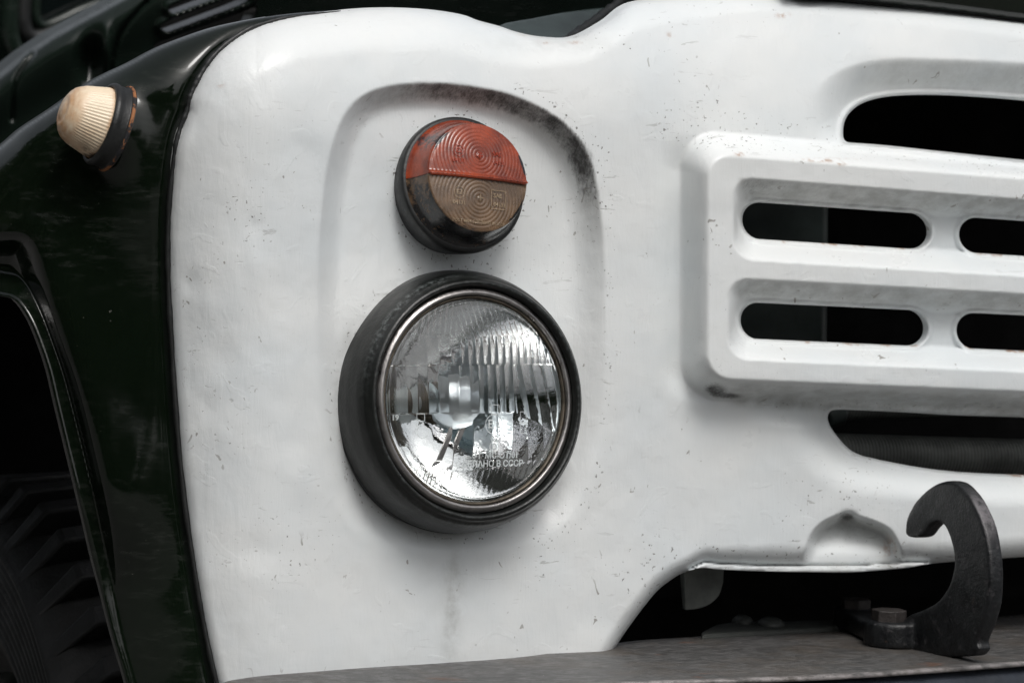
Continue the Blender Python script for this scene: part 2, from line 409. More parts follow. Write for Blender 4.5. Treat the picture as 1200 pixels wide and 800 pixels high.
GROUND = mat_ground()
def mat_leaf():
    m = N("dark_foliage"); b = m.noise(1.6, 5, .6)
    return m.set(color=m.mix(m.ramp(b, .3, .7), (.020, .035, .014), (.055, .085, .030)), rough=.7)
LEAF = mat_leaf()

# ------------------------------------------------------------------ truck root
truck = bpy.data.objects.new("truck", None); C.objects.link(truck)
truck["label"] = "old dark green truck with white front panel, round headlight and hooked bumper"
truck["category"] = "truck"

# ------------------------------------------------------------------ white front panel
OUT = np.array(spline([(219,130),(223,113),(230,98),(240,80),(253,63),(270,48),(292,34),(317,25),(350,18),(400,12),(450,9),(500,11),(540,17),
    (560,24),(586,31),(600,36),(620,41),(640,43.5),(660,44.6),(670,43.5),(681,40),(696,32),(712,22),(728,9),(745,2),(776,-2),(850,-6),(930,-4),
    (1000,3),(1100,14),(1200,27),(1300,40),(1405,54)], 4, False).tolist()
    + spline([(1405,640),(1300,645),(1200,652),(1100,659),(1062,665),(1000,670),(955,670),(895,669),(845,667),(822,665),(800,671),(785,680),(770,692),
    (755,710),(740,730),(725,752),(708,782),(690,826)], 4, False).tolist()
    + spline([(262,826),(252,790),(240,735),(229,670),(217,590),(208,500),(202,410),(198,340),(197,285),(199,235),(205,180),(211,150)], 4, False).tolist())
TOPEDGE = spline([(205,180),(219,130),(223,113),(230,98),(240,80),(253,63),(270,48),(292,34),(317,25),(350,18),(400,12),(450,9),(500,11),(540,17),
    (560,24),(586,31),(600,36),(620,41),(640,43.5),(660,44.6),(670,43.5),(681,40),(696,32),(712,22),(728,9),(745,2),(776,-2),(850,-6),(930,-4),
    (1000,3),(1100,14),(1200,27),(1300,40),(1405,54)], 3, False)
BOTEDGE = spline([(1405,640),(1300,645),(1200,652),(1100,659),(1062,665),(1000,670),(955,670),(895,669),(845,667),(822,665),(800,671),(785,680),(770,692),
    (755,710),(740,730),(725,752),(708,782),(690,826)], 3, False)
LEFTEDGE = spline([(262,826),(252,790),(240,735),(229,670),(217,590),(208,500),(202,410),(198,340),(197,285),(199,235),(205,180),(211,150),(219,130)], 3, False)
f_out = sdpoly(OUT, 60)
REC = spline([(372,330),(378,230),(388,175),(402,137),(425,112),(460,100),(510,97),(560,102),(605,113),(645,133),(675,160),(693,195),(704,245),(709,320),
    (709,420),(704,500),(690,560),(668,605),(630,632),(570,645),(500,645),(440,632),(405,600),(385,545),(374,450)], 5)
f_rec = sdpoly(REC, 60)
TOPO = spline([(988,158),(990,142),(999,129),(1016,119),(1045,113),(1090,111.5),(1140,113.5),(1200,118),(1300,128),(1460,146),(1480,170),(1460,216),(1380,207),(1300,198),(1200,187.5),(1100,177),(1035,170),(1000,167.5),(991,165.5)], 5)
f_top = sdpoly(TOPO, 60)
TOPR = spline([(940,150),(950,115),(972,90),(1005,75),(1050,69),(1110,69.5),(1200,74),(1300,84),(1460,100),(1520,150),(1480,225),(1300,203),(1200,192),(1100,180),(1000,171),(960,170)], 5)
f_topr = sdpoly(TOPR, 60)
BOTO = spline([(970,489),(973,482),(981,480),(1000,480.3),(1060,483),(1113,486),(1200,489),(1300,493),(1450,498),(1470,530),(1450,561),(1300,559),(1200,556.5),(1157,555),(1113,552),(1070,546),(1027,537.5),(1005,531.5),(993,524),(982,512),(973,499)], 5)
f_bot = sdpoly(BOTO, 60)
DENT = spline([(942,659),(944,643),(951,625),(963,612),(979,604),(988,601),(994,600),(1000,602),(1008,605),(1024,610),(1043,620),(1053,636),(1057,650),(1058,660),(1040,666),(960,667)], 4)
f_dent = sdpoly(DENT, 50)
SV = np.array([60,110,165,183,208,236,278,325,354,395,443,470,520,620.]); SS = np.array([.06,.09,.088,.078,.078,.070,.064,.055,.047,.045,.042,.040,.03,-.02])
def vco(x, y):
    v = y.copy() if hasattr(y, 'copy') else y
    for _ in range(8): v = y-np.interp(v, SV, SS)*(x-870)
    return v
def slots(x, y):
    v = vco(x, y); d = np.full(x.shape, 99.)
    for x0, x1, a, b in ((870,1091,236,279),(1124,1345,236,279),(868,1087,354,396.5),(1121,1340,354,396.5)):
        d = np.minimum(d, rbox(x, v, x0, x1, a, b, (b-a)/2-.6))
    return d
def opens(x, y): return np.minimum(np.minimum(slots(x, y), np.hypot((x-527)/.86, y-471)-138.), np.minimum(f_top(x, y), f_bot(x, y)))
def ringt(do, di):
    """0 at the outer contour, 1 at the inner one"""
    a = np.maximum(-do, 0); b = np.maximum(di, 0); return a/(a+b+1e-6)
def base_depth(x, y):
    d = .055*np.clip((350-x)/150, 0, 2)**2.0
    d -= .030*ss(700, 1250, x)
    d += .030*np.clip((170-y)/170, 0, 1.5)**2
    return d
def panel_depth(x, y):
    x = np.asarray(x, float); y = np.asarray(y, float)
    d = base_depth(x, y)
    m = y < 190
    if m.any():
        q = polydist(x[m], y[m], TOPEDGE, False); wdt = np.interp(x[m], [200, 230, 300, 560, 660, 760, 900], [12, 30, 58, 50, 36, 36, 20])
        t = np.clip(1-q/wdt, 0, 1); d[m] += wdt/58*.045*(1-np.sqrt(np.maximum(1-t*t, 0)))*ss(188, 130, y[m])
    m = x < 300
    if m.any():
        q = polydist(x[m], y[m], LEFTEDGE, False); t = np.clip(1-q/14, 0, 1); d[m] += .008*(1-np.sqrt(np.maximum(1-t*t, 0)))
    m = (y > 600) & (x > 660)
    if m.any():
        q = polydist(x[m], y[m], BOTEDGE, False); xx = x[m]
        fl = ss(800, 830, xx)*(1-ss(1060, 1100, xx))*7
        t = np.clip(1-(q-fl)/np.interp(xx, [700, 800, 900], [16, 18, 26]), 0, 1); d[m] += .020*(1-np.sqrt(np.maximum(1-t*t, 0)))
        d[m] -= .013*ss(fl+.6, fl-1.6, q)*(fl > 1)
    # lamp recess
    s = f_rec(x, y)
    ang = np.arctan2(-(y-370), x-540)           # 0 = right, +90 = up
    sn = np.sin(ang); cs = np.cos(ang); top = ss(-.25, .95, sn); rgt = ss(-.1, 1, cs); lft = ss(-.1, 1, -cs); dn = ss(-.1, 1, -sn)
    wd = 34+16*dn+14*rgt-8*lft
    dep = .0105+.0085*top+.0080*rgt-.0005*lft+.0025*dn
    t = np.clip(-s/wd, 0, 1); k = .25+.75*top          # hard upper crease, soft elsewhere
    prof = k*np.sin(t*math.pi/2)**1.1+(1-k)*(ss(-.2, 1.05, -s/wd)-ss(-.2, 1.05, 0)*ss(1, -1, -s/wd)*0)
    d += dep*prof
    # grille block
    v = vco(x, y)
    do = rbox(x, v, 797, 2200, 157, 471, 46); di = rbox(x, v, 831, 2200, 184, 444, 26)
    t = ringt(do, di); t = np.where(di < 0, 1, np.where(do > 0, 0, t)); t2 = t*t*(3-2*t)*.6+.4*t**.9
    d -= .032*t2
    # a soft valley round the block
    d += .006*np.exp(-((do-2)/16)**2)*ss(160, 210, v)*(1-ss(440, 480, v))
    for (ox, a, b, ix, c, e) in ((859, 208, 304, 869, 238, 277), (853, 326, 421, 867, 356, 395)):
        do = rbox(x, v, ox, 2200, a, b, 24); di = rbox(x, v, ix, 2200, c, e, 18)
        t = ringt(do, di); t = np.where(di < 0, 1, np.where(do > 0, 0, t)); t = t*.75+.25*t*t*(3-2*t)
        d += .027*t
    # little rolled lip round each opening
    so = slots(x, y); d -= .0035*np.exp(-((so-2.5)/2.2)**2)
    # recess of the upper opening
    do = f_topr(x, y); di = f_top(x, y); t = ringt(do, di+1e-3); t = np.where(di < 0, 1, np.where(do > 0, 0, t))
    t = ss(0, 1.1, t)*.5+.5*t
    d += .030*t*ss(935, 1010, x)-.0045*np.exp(-((di-3)/3.5)**2)
    # bowl of the lower opening
    di = f_bot(x, y); lowm = ss(474, 500, y)
    t = np.clip(1-di/np.interp(x, [900, 980, 1100], [60, 52, 40]), 0, 1)
    d += .022*t*t*lowm*ss(905, 960, x)+.0*t
    d -= .003*np.exp(-((di-3)/3)**2)
    # under the block the sheet steps back again
    d += .010*ss(452, 472, v)*(1-ss(476, 500, v))*ss(850, 960, x)
    # dent pressed for the hook
    s = f_dent(x, y); t = np.clip(-s/13, 0, 1); yy = np.clip((664-y)/60, 0, 1)
    d += .033*np.sin(t*math.pi/2)*yy**.8
    d += .006*np.exp(-(((x-994)/8)**2+((y-605)/5)**2))
    # hand-beaten unevenness
    d += .0018*(fbm(x/85., y/85., 3, 2)-.5)+.0006*(fbm(x/22., y/26., 9, 2)-.5)
    for (bx, by, br, bh) in ((362,178,16,.9),(300,310,14,-.7),(262,420,16,.8),(480-130,560,20,-.8),(246,480,12,.9),(297,265,9,.8),(240,360,14,-.7),
                             (760,560,26,.9),(650,700,30,-.9),(430,720,30,.8),(300,640,16,.9),(222,330,10,1.),(1150,600,24,.8),(720,300,18,.8)):
        d += bh*.0010*np.exp(-(((x-bx)/br)**2+((y-by)/(br*1.3))**2))
    return d
def panel_map(x, y): return at(x, y, panel_depth(x, y))
def gau(x, y, cx, cy_, rx, ry): return np.exp(-(((x-cx)/rx)**2+((y-cy_)/ry)**2))
def panel_dirt(x, y):
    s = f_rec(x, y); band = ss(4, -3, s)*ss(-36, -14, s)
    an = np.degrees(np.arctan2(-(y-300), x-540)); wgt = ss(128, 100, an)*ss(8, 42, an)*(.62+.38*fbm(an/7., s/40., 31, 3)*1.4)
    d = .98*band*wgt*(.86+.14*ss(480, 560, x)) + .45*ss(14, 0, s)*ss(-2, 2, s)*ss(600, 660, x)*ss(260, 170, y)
    v = vco(x, y)
    d += 1.15*gau(x, y, 838, 456, 17, 9)+.9*gau(x, y, 858, 464, 20, 4)
    d += .60*ss(206, 211, v)*ss(238, 226, v)*ss(862, 872, x)*(.5+.5*gau(x, y, 885, 215, 40, 40))
    d += .40*ss(325, 330, v)*ss(352, 346, v)*ss(858, 868, x)
    d += .45*gau(x, y, 1110, 474, 60, 7)+.30*ss(463, 470, v)*ss(480, 474, v)*ss(860, 900, x)
    rr = np.hypot((x-537)/.9, y-219); d += .55*gau(rr, 0, 81, 0, 6, 1)*(.4+.6*(x < 520))
    rr = np.hypot((x-527)/.87, y-471); d += .40*gau(rr, 0, 154, 0, 4, 1)*(x < 480)
    d += .5*gau(x, y, 1040, 640, 12, 16)+.9*gau(x, y, 993, 604, 10, 5)+.40*ss(0, -5, f_dent(x, y))*ss(636, 606, y)
    d += .30*gau(x, y, 812, 150, 45, 22)+.28*gau(x, y, 905, 152, 60, 16)+.33*gau(x, y, 690, 190, 22, 60)+.25*gau(x, y, 1150, 85, 60, 16)
    d += .30*ss(645, 655, y)*ss(900, 800, x)*ss(700, 760, x)*gau(x, y, 760, 690, 40, 40)
    return np.clip(d, 0, 1)
def panel_grime_shade(x, y):
    v = vco(x, y); s = f_rec(x, y)
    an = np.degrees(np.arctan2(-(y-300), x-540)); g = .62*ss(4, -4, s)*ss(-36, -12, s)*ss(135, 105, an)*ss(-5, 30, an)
    g += .60*ss(206, 211, v)*ss(240, 228, v)*ss(862, 872, x)+.55*ss(325, 330, v)*ss(356, 344, v)*ss(858, 868, x)  # trough top walls: grime, deepened to paint in their shade
    g += .55*ss(446, 452, v)*ss(482, 472, v)*ss(845, 870, x)  # block underside: grime with its shade painted in
    g += .62*gau(x, y, 531-(y-700)*.05, 712, 8+(y-640)*.03, 65)*ss(628, 655, y)+.10*gau(x, y, 520, 690, 40, 60)*ss(628, 655, y)
    g += .5*ss(656, 662, y)*ss(820, 850, x)*ss(1080, 1050, x)+.62*ss(0, -6, f_dent(x, y))*ss(648, 606, y)  # dent top painted darker in place of its shade
    g += .30*ss(66, 74, y-(x-1100)*.05)*ss(112, 100, y-(x-1100)*.08)*ss(985, 1050, x)
    g += .25*gau(x, y, 650, 52, 80, 12)
    rr = np.hypot((x-527)/.87, y-471); g += .30*ss(172, 152, rr)
    return np.clip(g, 0, 1)
def panel_rust(x, y):
    so = slots(x, y); v = vco(x, y)
    r = .9*ss(3.2, .6, so)*((v > 270) & (v < 300) | (v > 390)).astype(float)*ss(.52, .66, fbm(x/16., v/40., 5, 2))
    r += .9*gau(x, y, 867, 181, 6, 2)+.7*gau(x, y, 965, 188, 28, 2)+.8*gau(x, y, 985, 192, 5, 2)
    r += 1.*ss(2.8, .5, f_bot(x, y))*ss(1175, 1190, x)*(y > 540)
    r += .8*gau(x, y, 674, 50, 7, 1.5)+.6*gau(x, y, 637, 50, 6, 1.5)+.5*gau(x, y, 612, 42, 5, 1.2)+.5*gau(x, y, 785, 41, 4, 2.5)+.7*gau(x, y, 1042, 643, 7, 12)
    r += .8*gau(x, y, 918, 18, 7, 3)+.4*gau(x, y, 259, 100, 4, 3)
    return np.clip(r, 0, 1)
def panel_chips(x, y):
    g = .9*gau(x, y, 700, 205, 24, 60)+.8*gau(x, y, 812, 145, 50, 25)+.6*gau(x, y, 900, 150, 60, 18)+.6*gau(x, y, 720, 50, 40, 14)
    g += .3*gau(x, y, 765, 620, 40, 50)+.5*gau(x, y, 1000, 575, 60, 30)+.25*gau(x, y, 660, 640, 40, 40)+.5*gau(x, y, 300, 230, 40, 70)+.5*gau(x, y, 350, 640, 60, 60)
    s = f_rec(x, y); g += .5*np.exp(-((s-6)/10)**2)*(x > 600); rr = np.hypot((x-537)/.9, y-219); g += .8*gau(rr, 0, 86, 0, 9, 1)
    rr = np.hypot((x-527)/.87, y-471); g += .5*gau(rr, 0, 160, 0, 9, 1); v = vco(x, y); g += .6*gau(x, v, 1000, 470, 160, 8)+.5*ss(800, 830, x)*gau(v, 0, 168, 0, 10, 1)
    g += .5*ss(620, 655, y)*ss(700, 760, x)
    return np.clip(g, 0, 1)
def F_panel(x, y): return np.maximum(f_out(x, y), -opens(x, y))
back = lambda k, ins=0: (lambda u, v, P: P+A(0, k, 0))
panel = relief("front_panel", (180, 1400, -12, 822), 2.0, F_panel, panel_map, WHITE, truck,
               wall=[back(.0015), back(.006), back(.0065)], attrs=dict(dirt=panel_dirt, grime_shade=panel_grime_shade, rust=panel_rust, chips=panel_chips))
panel["label"] = "white hand-painted sheet metal front with pressed lamp recess and long grille slots"

# ------------------------------------------------------------------ green fender and its seam welt
YS = float(panel_depth(A(205), A(400))[0])
FARCH = [(-60,345),(-20,344),(0,347),(18,352),(33,372),(45,399),(57,435),(67.5,480),(87,560),(99,611),(109.5,656),(120,695),(132,743),(147,794),(158,840)]
FTOP = [(-60,215),(0,172),(25,151),(60,128),(100,100),(125,86.5),(150,75),(183,57.5),(217,44),(250,33),(283,25.5),(317,19.5),(350,15.5),(400,12)]
FSEAM = [(402,17),(350,25),(321,32),(298,42),(277,56),(261,71),(248,88),(238,104),(231,119),(227,136),(220,154),(213,183),(207,235),(205,285),(206,340),(210,410),(216,500),(225,590),(237,670),(248,735),(260,790),(270,840)]
FOUT = np.array(spline(FTOP, 4, False).tolist()+spline(FSEAM, 4, False).tolist()+spline(FARCH[::-1], 4, False).tolist())
f_fen = sdpoly(FOUT, 60)
FTOPs = spline(FTOP, 4, False); FARs = spline(FARCH, 4, False); FSEs = spline(FSEAM, 4, False)
FLARE = spline([(-60,276),(0,272),(22,272),(36,279),(46,297),(58,340),(76,395),(96,450),(112,510),(126,570),(140,640),(152,720),(165,800),(170,840)], 4, False)
FLPOLY = np.array(FLARE.tolist()+FARs[::-1].tolist()); f_fl = sdpoly(FLPOLY, 200)
EDG = spline([(400,13),(350,18.5),(317,25.5),(292,34.5),(270,48.5),(253,63.5),(240,80.5),(230,98.5),(223.5,113.5),(219.5,131),(211.5,151),(205.5,180),(199.5,235),(197.5,285),(198.5,340),(202.5,410),(208.5,500),(217.5,590),(229.5,670),(240.5,735),(252.5,790),(262.5,826),(268,850)], 8, False)
EDY = panel_depth(EDG[:, 0]+1.5, EDG[:, 1]+1.0)
for _ in range(120): EDY[1:-1] = (EDY[:-2]+2*EDY[1:-1]+EDY[2:])/4
def edge_y(x, y):
    x = np.asarray(x, float); out = np.empty(x.size); xr = x.ravel(); yr = np.asarray(y, float).ravel()
    for k in range(0, x.size, 4000):
        dd = (xr[k:k+4000, None]-EDG[None, :, 0])**2+(yr[k:k+4000, None]-EDG[None, :, 1])**2
        wq = np.exp(-np.sqrt(dd)/6+np.sqrt(dd.min(1))[:, None]/6); out[k:k+4000] = (wq*EDY).sum(1)/wq.sum(1)
    return out.reshape(x.shape)
def fen_depth(x, y):
    x = np.asarray(x, float); y = np.asarray(y, float)
    q = polydist(x, y, FSEs, False)
    d = edge_y(x, y)+.0045+.13*(np.maximum(q-5, 0)/210)**1.6
    d += .020*ss(0, 60, 60-y)*0
    qt = polydist(x, y, FTOPs, False); wd = np.interp(x, [-60, 100, 250, 330, 400], [70, 62, 42, 22, 10]); t = np.clip(1-qt/wd, 0, 1)
    d += wd/62*.032*(1-np.sqrt(np.maximum(1-t*t, 0)))
    # at the top the sheet follows the panel round
    # ridge of the flare
    s = f_fl(x, y)
    d -= .016*np.where(s > 0, np.exp(-(s/44)**1.5), np.exp(-(s/30)**2))*ss(700, 560, y)
    d += .012*ss(0, -30, s)*ss(760, 600, y)
    # rolled arch edge
    qa = polydist(x, y, FARs, False); d -= .005*np.exp(-(qa/8)**2); 
    # hollow beside the seam
    d += .004*np.exp(-((q-10)/8)**2)
    # raised boss for the marker lamp
    d -= .012*np.exp(-(((x-135)/26)**2+((y-140)/50)**2))
    d += .0030*(fbm(x/55., y/120., 21, 2)-.5)
    return d
fender = relief("fender", (-60, 402, 8, 838), 2.0, f_fen, lambda x, y: at(x, y, fen_depth(x, y)), GREEN, truck, wall=[back(.002), back(.006)])
fender["label"] = "glossy dark green wheel fender"
WY = edge_y(EDG[:, 0], EDG[:, 1])
wd_ = at(EDG[:, 0]-.8, EDG[:, 1], WY+.0008)
tube("seam_welt", wd_, .0021, RUBBER, truck, 8, rfun=lambda i: (.0021+.0002*math.sin(i*1.7)+.0003*math.sin(i*.61))*min(1, .12+i/30))
# inner wing liner keeps the wheel arch dark
bm = bmesh.new()
for q in (((-120,100,.62),(230,100,.62),(230,900,.62),(-120,900,.62)),):
    pass
P = lambda x, y, Y: at(A(x), A(y), A(Y))[0]
def quadmesh(name, quads, mat, parent=truck):
    V = []; F = []
    for q in quads:
        F.append([len(V)+i for i in range(4)]); V += [P(*p) for p in q]
    return mkmesh(name, V, F, mat, parent, False)

# ------------------------------------------------------------------ headlight
yp = float(panel_depth(A(470.), A(640.))[0]); YP = .016
O = at(A(526.), A(471.), A(YP))[0]; Fc = at(A(562.), A(468.5), A(YP-.049))[0]
ax, hx, hz = frame(Fc-O); L = np.linalg.norm(Fc-O)
prof = rnd([(.100,-.030),(.1035,.0),(.1045,.010),(.1040,.022),(.1015,.034),(.0985,.0415),(.0960,.0440),(.0945,.0468),(.0925,.0478),(.0908,.0466),(.0902,.0440),(.0893,.0425),(.0888,.030)], .0022, 4)
head = lathe("headlight", O, ax, prof, HOUSING, truck, 160)
head["label"] = "round headlight in a black protruding housing, fluted clear lens"
co_ = np.array([v.co for v in head.data.vertices]); rel = co_-O; s_ = rel@ax; r_ = np.linalg.norm(rel-np.outer(s_, ax), axis=1)
ang_ = np.arctan2(rel@hz, rel@hx)
sc = np.exp(-((s_-.0405)/.0028)**2)*(r_ > .094)*np.clip(np.exp(-((ang_-2.25)/.55)**2)+.35*np.exp(-((ang_+1.7)/.6)**2), 0, 1)
sc += .3*np.exp(-((r_-.0925)/.001)**2)*(s_ > .044)
a_ = head.data.attributes.new("scuff", 'FLOAT', 'POINT'); a_.data.foreach_set("value", sc.astype(np.float32))
# rolled bead where the housing meets the panel
lathe("base_bead", O, ax, [(.1030+.0016*math.cos(t), .004+.0018*math.sin(t)) for t in np.linspace(0, 2*math.pi, 9)[:-1]], RUBBER, head, 120, True)
lathe("retaining_ring", O, ax, rnd([(.0889,.034),(.0887,.0422),(.0874,.0440),(.0852,.0455),(.0834,.0452),(.0826,.0430),(.0822,.036)], .0022, 5), CHROME, head, 128)
lathe("lens_gasket", O, ax, rnd([(.0824,.036),(.0824,.0424),(.0812,.0430),(.0800,.0415),(.0800,.036)], .0006, 2), AGED, head, 96)
RL = .0806
def lens_h(u, v):
    """moulded flutes, mm, on the unit disc (u right, v up)"""
    h = np.zeros_like(u)
    def flute(m, coord, wdt, amp, ph=0.):
        f = ((coord+ph)/wdt) % 1.0; return np.where(m, amp*(1-(2*f-1)**2), 0)
    top = v > .62+.05*np.abs(u); b2 = (v <= .62+.05*np.abs(u)) & (v > .34)
    rt = (u > .42); midb = (v <= .34) & (v > -.12-.22*np.clip((u-.40)/.5, 0, 1)*(u > .4))
    bot = v < -.70+.12*np.abs(u+.15)
    low = ~(top | b2 | midb | bot)
    h += flute(top, u+v*.22*np.sign(u+.2), .062, .34)
    h += flute(b2 & (u > -.18), u-.04*v, .085, .42, .03); h += flute(b2 & (u <= -.18), u+.05*v, .13, .42)
    h += flute(midb & ~rt & (u > -.12), u, .10, .55); h += flute(midb & (u <= -.12), u, .11, .60)
    h += flute(midb & rt, u+.18*v, .14, .75)
    h += flute(low & (u < .2), u+.02*v, .22, .36, .08); h += flute(low & (u >= .2), u, .19, .40)
    h += flute(bot, u*1.0-v*.30, .068, .42)
    h += np.where(midb, .35, 0)+np.where(top, .25, 0)+np.where(bot, .3, 0)
    return h
def lens_s(u, v):
    r2 = u*u+v*v; return .0405+.0085*(1-r2)
def lens_map(u, v, h=None, off=0.):
    h = lens_h(u, v) if h is None else h
    edge = ss(1.0, .95, np.hypot(u, v))
    s = lens_s(u, v)+h*edge*.001+off
    return O+np.outer(u*RL, hx)+np.outer(v*RL, hz)+np.outer(s, ax)
circ = lambda u, v: np.hypot(u, v)-1
inner = lambda u, v, Pp: Pp-ax*.0035
fr = relief("lens", (-1.02, 1.02, -1.02, 1.02), .0085, circ, lens_map, GLASS, head)
# glue the smooth inner face on: one closed glass shell
bm = bmesh.new(); bm.from_mesh(fr.data)
bed = [e for e in bm.edges if e.is_boundary]; g = bmesh.ops.extrude_edge_only(bm, edges=bed)
nv_ = [e for e in g['geom'] if isinstance(e, bmesh.types.BMVert)]
for vv in nv_: vv.co -= Vector(ax*.0035)
cen = O+ax*(.0405+.0085-.0045); be = [e for e in g['geom'] if isinstance(e, bmesh.types.BMEdge) and e.is_boundary]
# concentric inner rings
cur = be
for k in range(1, 13):
    g = bmesh.ops.extrude_edge_only(bm, edges=cur); vs = [e for e in g['geom'] if isinstance(e, bmesh.types.BMVert)]
    rr = 1-k/13.
    for vv in vs:
        rel = np.array(vv.co)-O; uu = rel@hx/RL; v2 = rel@hz/RL; q = math.hypot(uu, v2)
        uu *= rr/q; v2 *= rr/q
        vv.co = Vector(O+hx*uu*RL+hz*v2*RL+ax*(.0405+.0085*(1-rr*rr)-.0038))
    cur = [e for e in g['geom'] if isinstance(e, bmesh.types.BMEdge) and e.is_boundary]
bmesh.ops.holes_fill(bm, edges=cur, sides=0); bmesh.ops.recalc_face_normals(bm, faces=bm.faces)
bm.to_mesh(fr.data); bm.free(); fr.data.polygons.foreach_set("use_smooth", np.ones(len(fr.data.polygons), bool))
# reflector: paraboloid
foc = .026; s0 = .034; dep = RL**2/(4*foc)
lathe("reflector", O, ax, [(RL*(1-k/30.)+.0002, s0-dep*(1-(1-k/30.)**2)) for k in range(0, 30)], MIRROR, head, 96)
sb = s0-dep
lathe("bulb_holder", O, ax, rnd([(.0001,sb+.004),(.017,sb+.004),(.017,sb+.0015),(.0225,sb+.0015),(.0225,sb)], .0008, 2), AGED, head, 40)
lathe("bulb_shield", O, ax, rnd([(.0001,sb+.058),(.0105,sb+.0565),(.0180,sb+.050),(.0215,sb+.041),(.0220,sb+.034),(.0205,sb+.034),(.0200,sb+.041)], .002, 3), SHIELD, head, 48)
lathe("bulb", O, ax, [(.0001,sb+.038),(.004,sb+.0372),(.0068,sb+.033),(.0072,sb+.026),(.0068,sb+.012),(.0066,sb)], FROST, head, 24)
bm = bmesh.new()
for dx in (-.012, .012):
    a0 = O+hz*-.020+hx*dx*.5+ax*(sb+.038); a1 = O+hz*-.046+hx*dx*.5+ax*(sb+.021)
    slab(bm, [a0-hx*.0016, a0+hx*.0016, a1+hx*.0016, a1-hx*.0016], ax*.0012)
bm_obj("shield_strut", bm, CHROME, head, False)
# moulded writing on the lens
def text_mesh(name, txt, size, u0, v0, mapf, mat, parent, bold=.0, bend=None):
    cu = bpy.data.curves.new(name, 'FONT'); cu.body = txt; cu.size = size; cu.align_x = 'CENTER'; cu.align_y = 'CENTER'; cu.offset = bold; cu.resolution_u = 3
    to = bpy.data.objects.new(name, cu); C.objects.link(to); bpy.context.view_layer.update()
    me = bpy.data.meshes.new_from_object(to); bpy.data.objects.remove(to)
    co = np.zeros(len(me.vertices)*3); me.vertices.foreach_get("co", co); co = co.reshape(-1, 3)
    x, y = co[:, 0], co[:, 1]
    if bend: 
        rr, a0 = bend; th = a0+x/rr; xx = (rr+y)*np.sin(th); yy = -(rr+y)*np.cos(th) if rr < 0 else -(rr-y)*np.cos(th)
        x, y = xx, yy
    me.vertices.foreach_set("co", mapf(x+u0, y+v0).ravel()); me.materials.clear(); me.materials.append(mat)
    o = bpy.data.objects.new(name, me); C.objects.link(o); o.parent = parent; o['kind'] = 'stuff'; return o
def line_mesh(name, loops, wdt, mapf, mat, parent):
    V = []; F = []
    for P2, closed in loops:
        P2 = np.array(P2, float); n = len(P2)
        T = (np.roll(P2, -1, 0)-np.roll(P2, 1, 0)) if closed else np.gradient(P2, axis=0)
        T /= np.linalg.norm(T, axis=1)[:, None]+1e-9; Nn = np.stack([-T[:, 1], T[:, 0]], 1)
        a = mapf(*(P2+Nn*wdt/2).T); b = mapf(*(P2-Nn*wdt/2).T); k0 = len(V); V += a.tolist()+b.tolist()
        for i in range(n if closed else n-1):
            j = (i+1) % n; F.append([k0+i, k0+j, k0+n+j, k0+n+i])
    o = mkmesh(name, V, F, mat, parent, False); o['kind'] = 'stuff'; return o
mp = lambda u, v: lens_map(u, v, np.zeros_like(u), .0011)
def ringp(cx, cy_, r, n=36): t = np.arange(n)*2*math.pi/n; return (np.stack([cx+r*np.cos(t), cy_+r*np.sin(t)], 1), True)
def sq(cx, cy_, a, b): 
    c = [(-a,-b),(a,-b),(a,b),(-a,b)]; out = []
    for i in range(4):
        p, q = c[i], c[(i+1) % 4]
        for k in range(6): out.append((cx+p[0]+(q[0]-p[0])*k/6, cy_+p[1]+(q[1]-p[1])*k/6))
    return (out, True)
text_mesh("lens_marking", "СДЕЛАНО В СССР", .085, .12, -.625, mp, FROST, head, .002)
text_mesh("lens_marking", "ФГ МС-ОТ/01", .085, .18, -.545, mp, FROST, head, .002)
text_mesh("lens_marking", "E", .12, .115, -.24, mp, FROST, head, .003)
text_mesh("lens_marking", "2", .08, .20, -.245, mp, FROST, head, .003)
text_mesh("lens_marking", "02", .085, .16, -.38, mp, FROST, head, .003)
text_mesh("lens_marking", "D", .08, .16, -.46, mp, FROST, head, .003)
text_mesh("lens_marking", "19", .075, -.90, -.16, mp, FROST, head, .002)
line_mesh("lens_marking", [ringp(.155, -.24, .095), sq(.17, -.095, .045, .045), ringp(.16, -.46, .05, 20), sq(.50, -.17, .035, .05), sq(.50, -.28, .035, .05),
    ringp(-.62, -.30, .06), sq(-.64, -.16, .04, .035)], .0065, mp, FROST, head)

# ------------------------------------------------------------------ turn signal: round lamp, orange-red over smoky clear
YT = float(panel_depth(A(480.), A(300.))[0])
YT = .012
To = at(A(536.), A(219.), A(YT))[0]; Tf = at(A(560.), A(208.), A(YT-.034))[0]
ta, tx, tz = frame(Tf-To); TL = np.linalg.norm(Tf-To); q_ = R(-5); tx, tz = tx*math.cos(q_)+tz*math.sin(q_), tz*math.cos(q_)-tx*math.sin(q_)
sig = lathe("turn_signal", To, ta, rnd([(.050,-.022),(.0545,.0),(.0552,.006),(.0545,.010),(.0525,.0115),(.0500,.0115),(.0500,.002)], .0018, 3), RUBBER, truck, 96)
sig["label"] = "round turn signal lamp with orange-red upper and smoky clear lower half"
TR = .0432; DIV = -.02     # divider height on the face (unit disc)
def tmap(u, v, s): return To+np.outer(u*TR, tx)+np.outer(v*TR, tz)+np.outer(s, ta)
TILT = .05
def tdome(u, v, cy_, half):
    r = np.hypot(u, v); rr = np.hypot((u-.0), v-cy_)
    s = TL+.0035*(1-r*r)
    rings = .00036*(1-(2*((rr/.070) % 1)-1)**2)
    s = s+rings*ss(.985, .93, r)+.0005*ss(.045, .03, rr)
    # raised bar where the halves meet
    s = s+.0028*np.exp(-((v-DIV)/.045)**2)*half
    return s
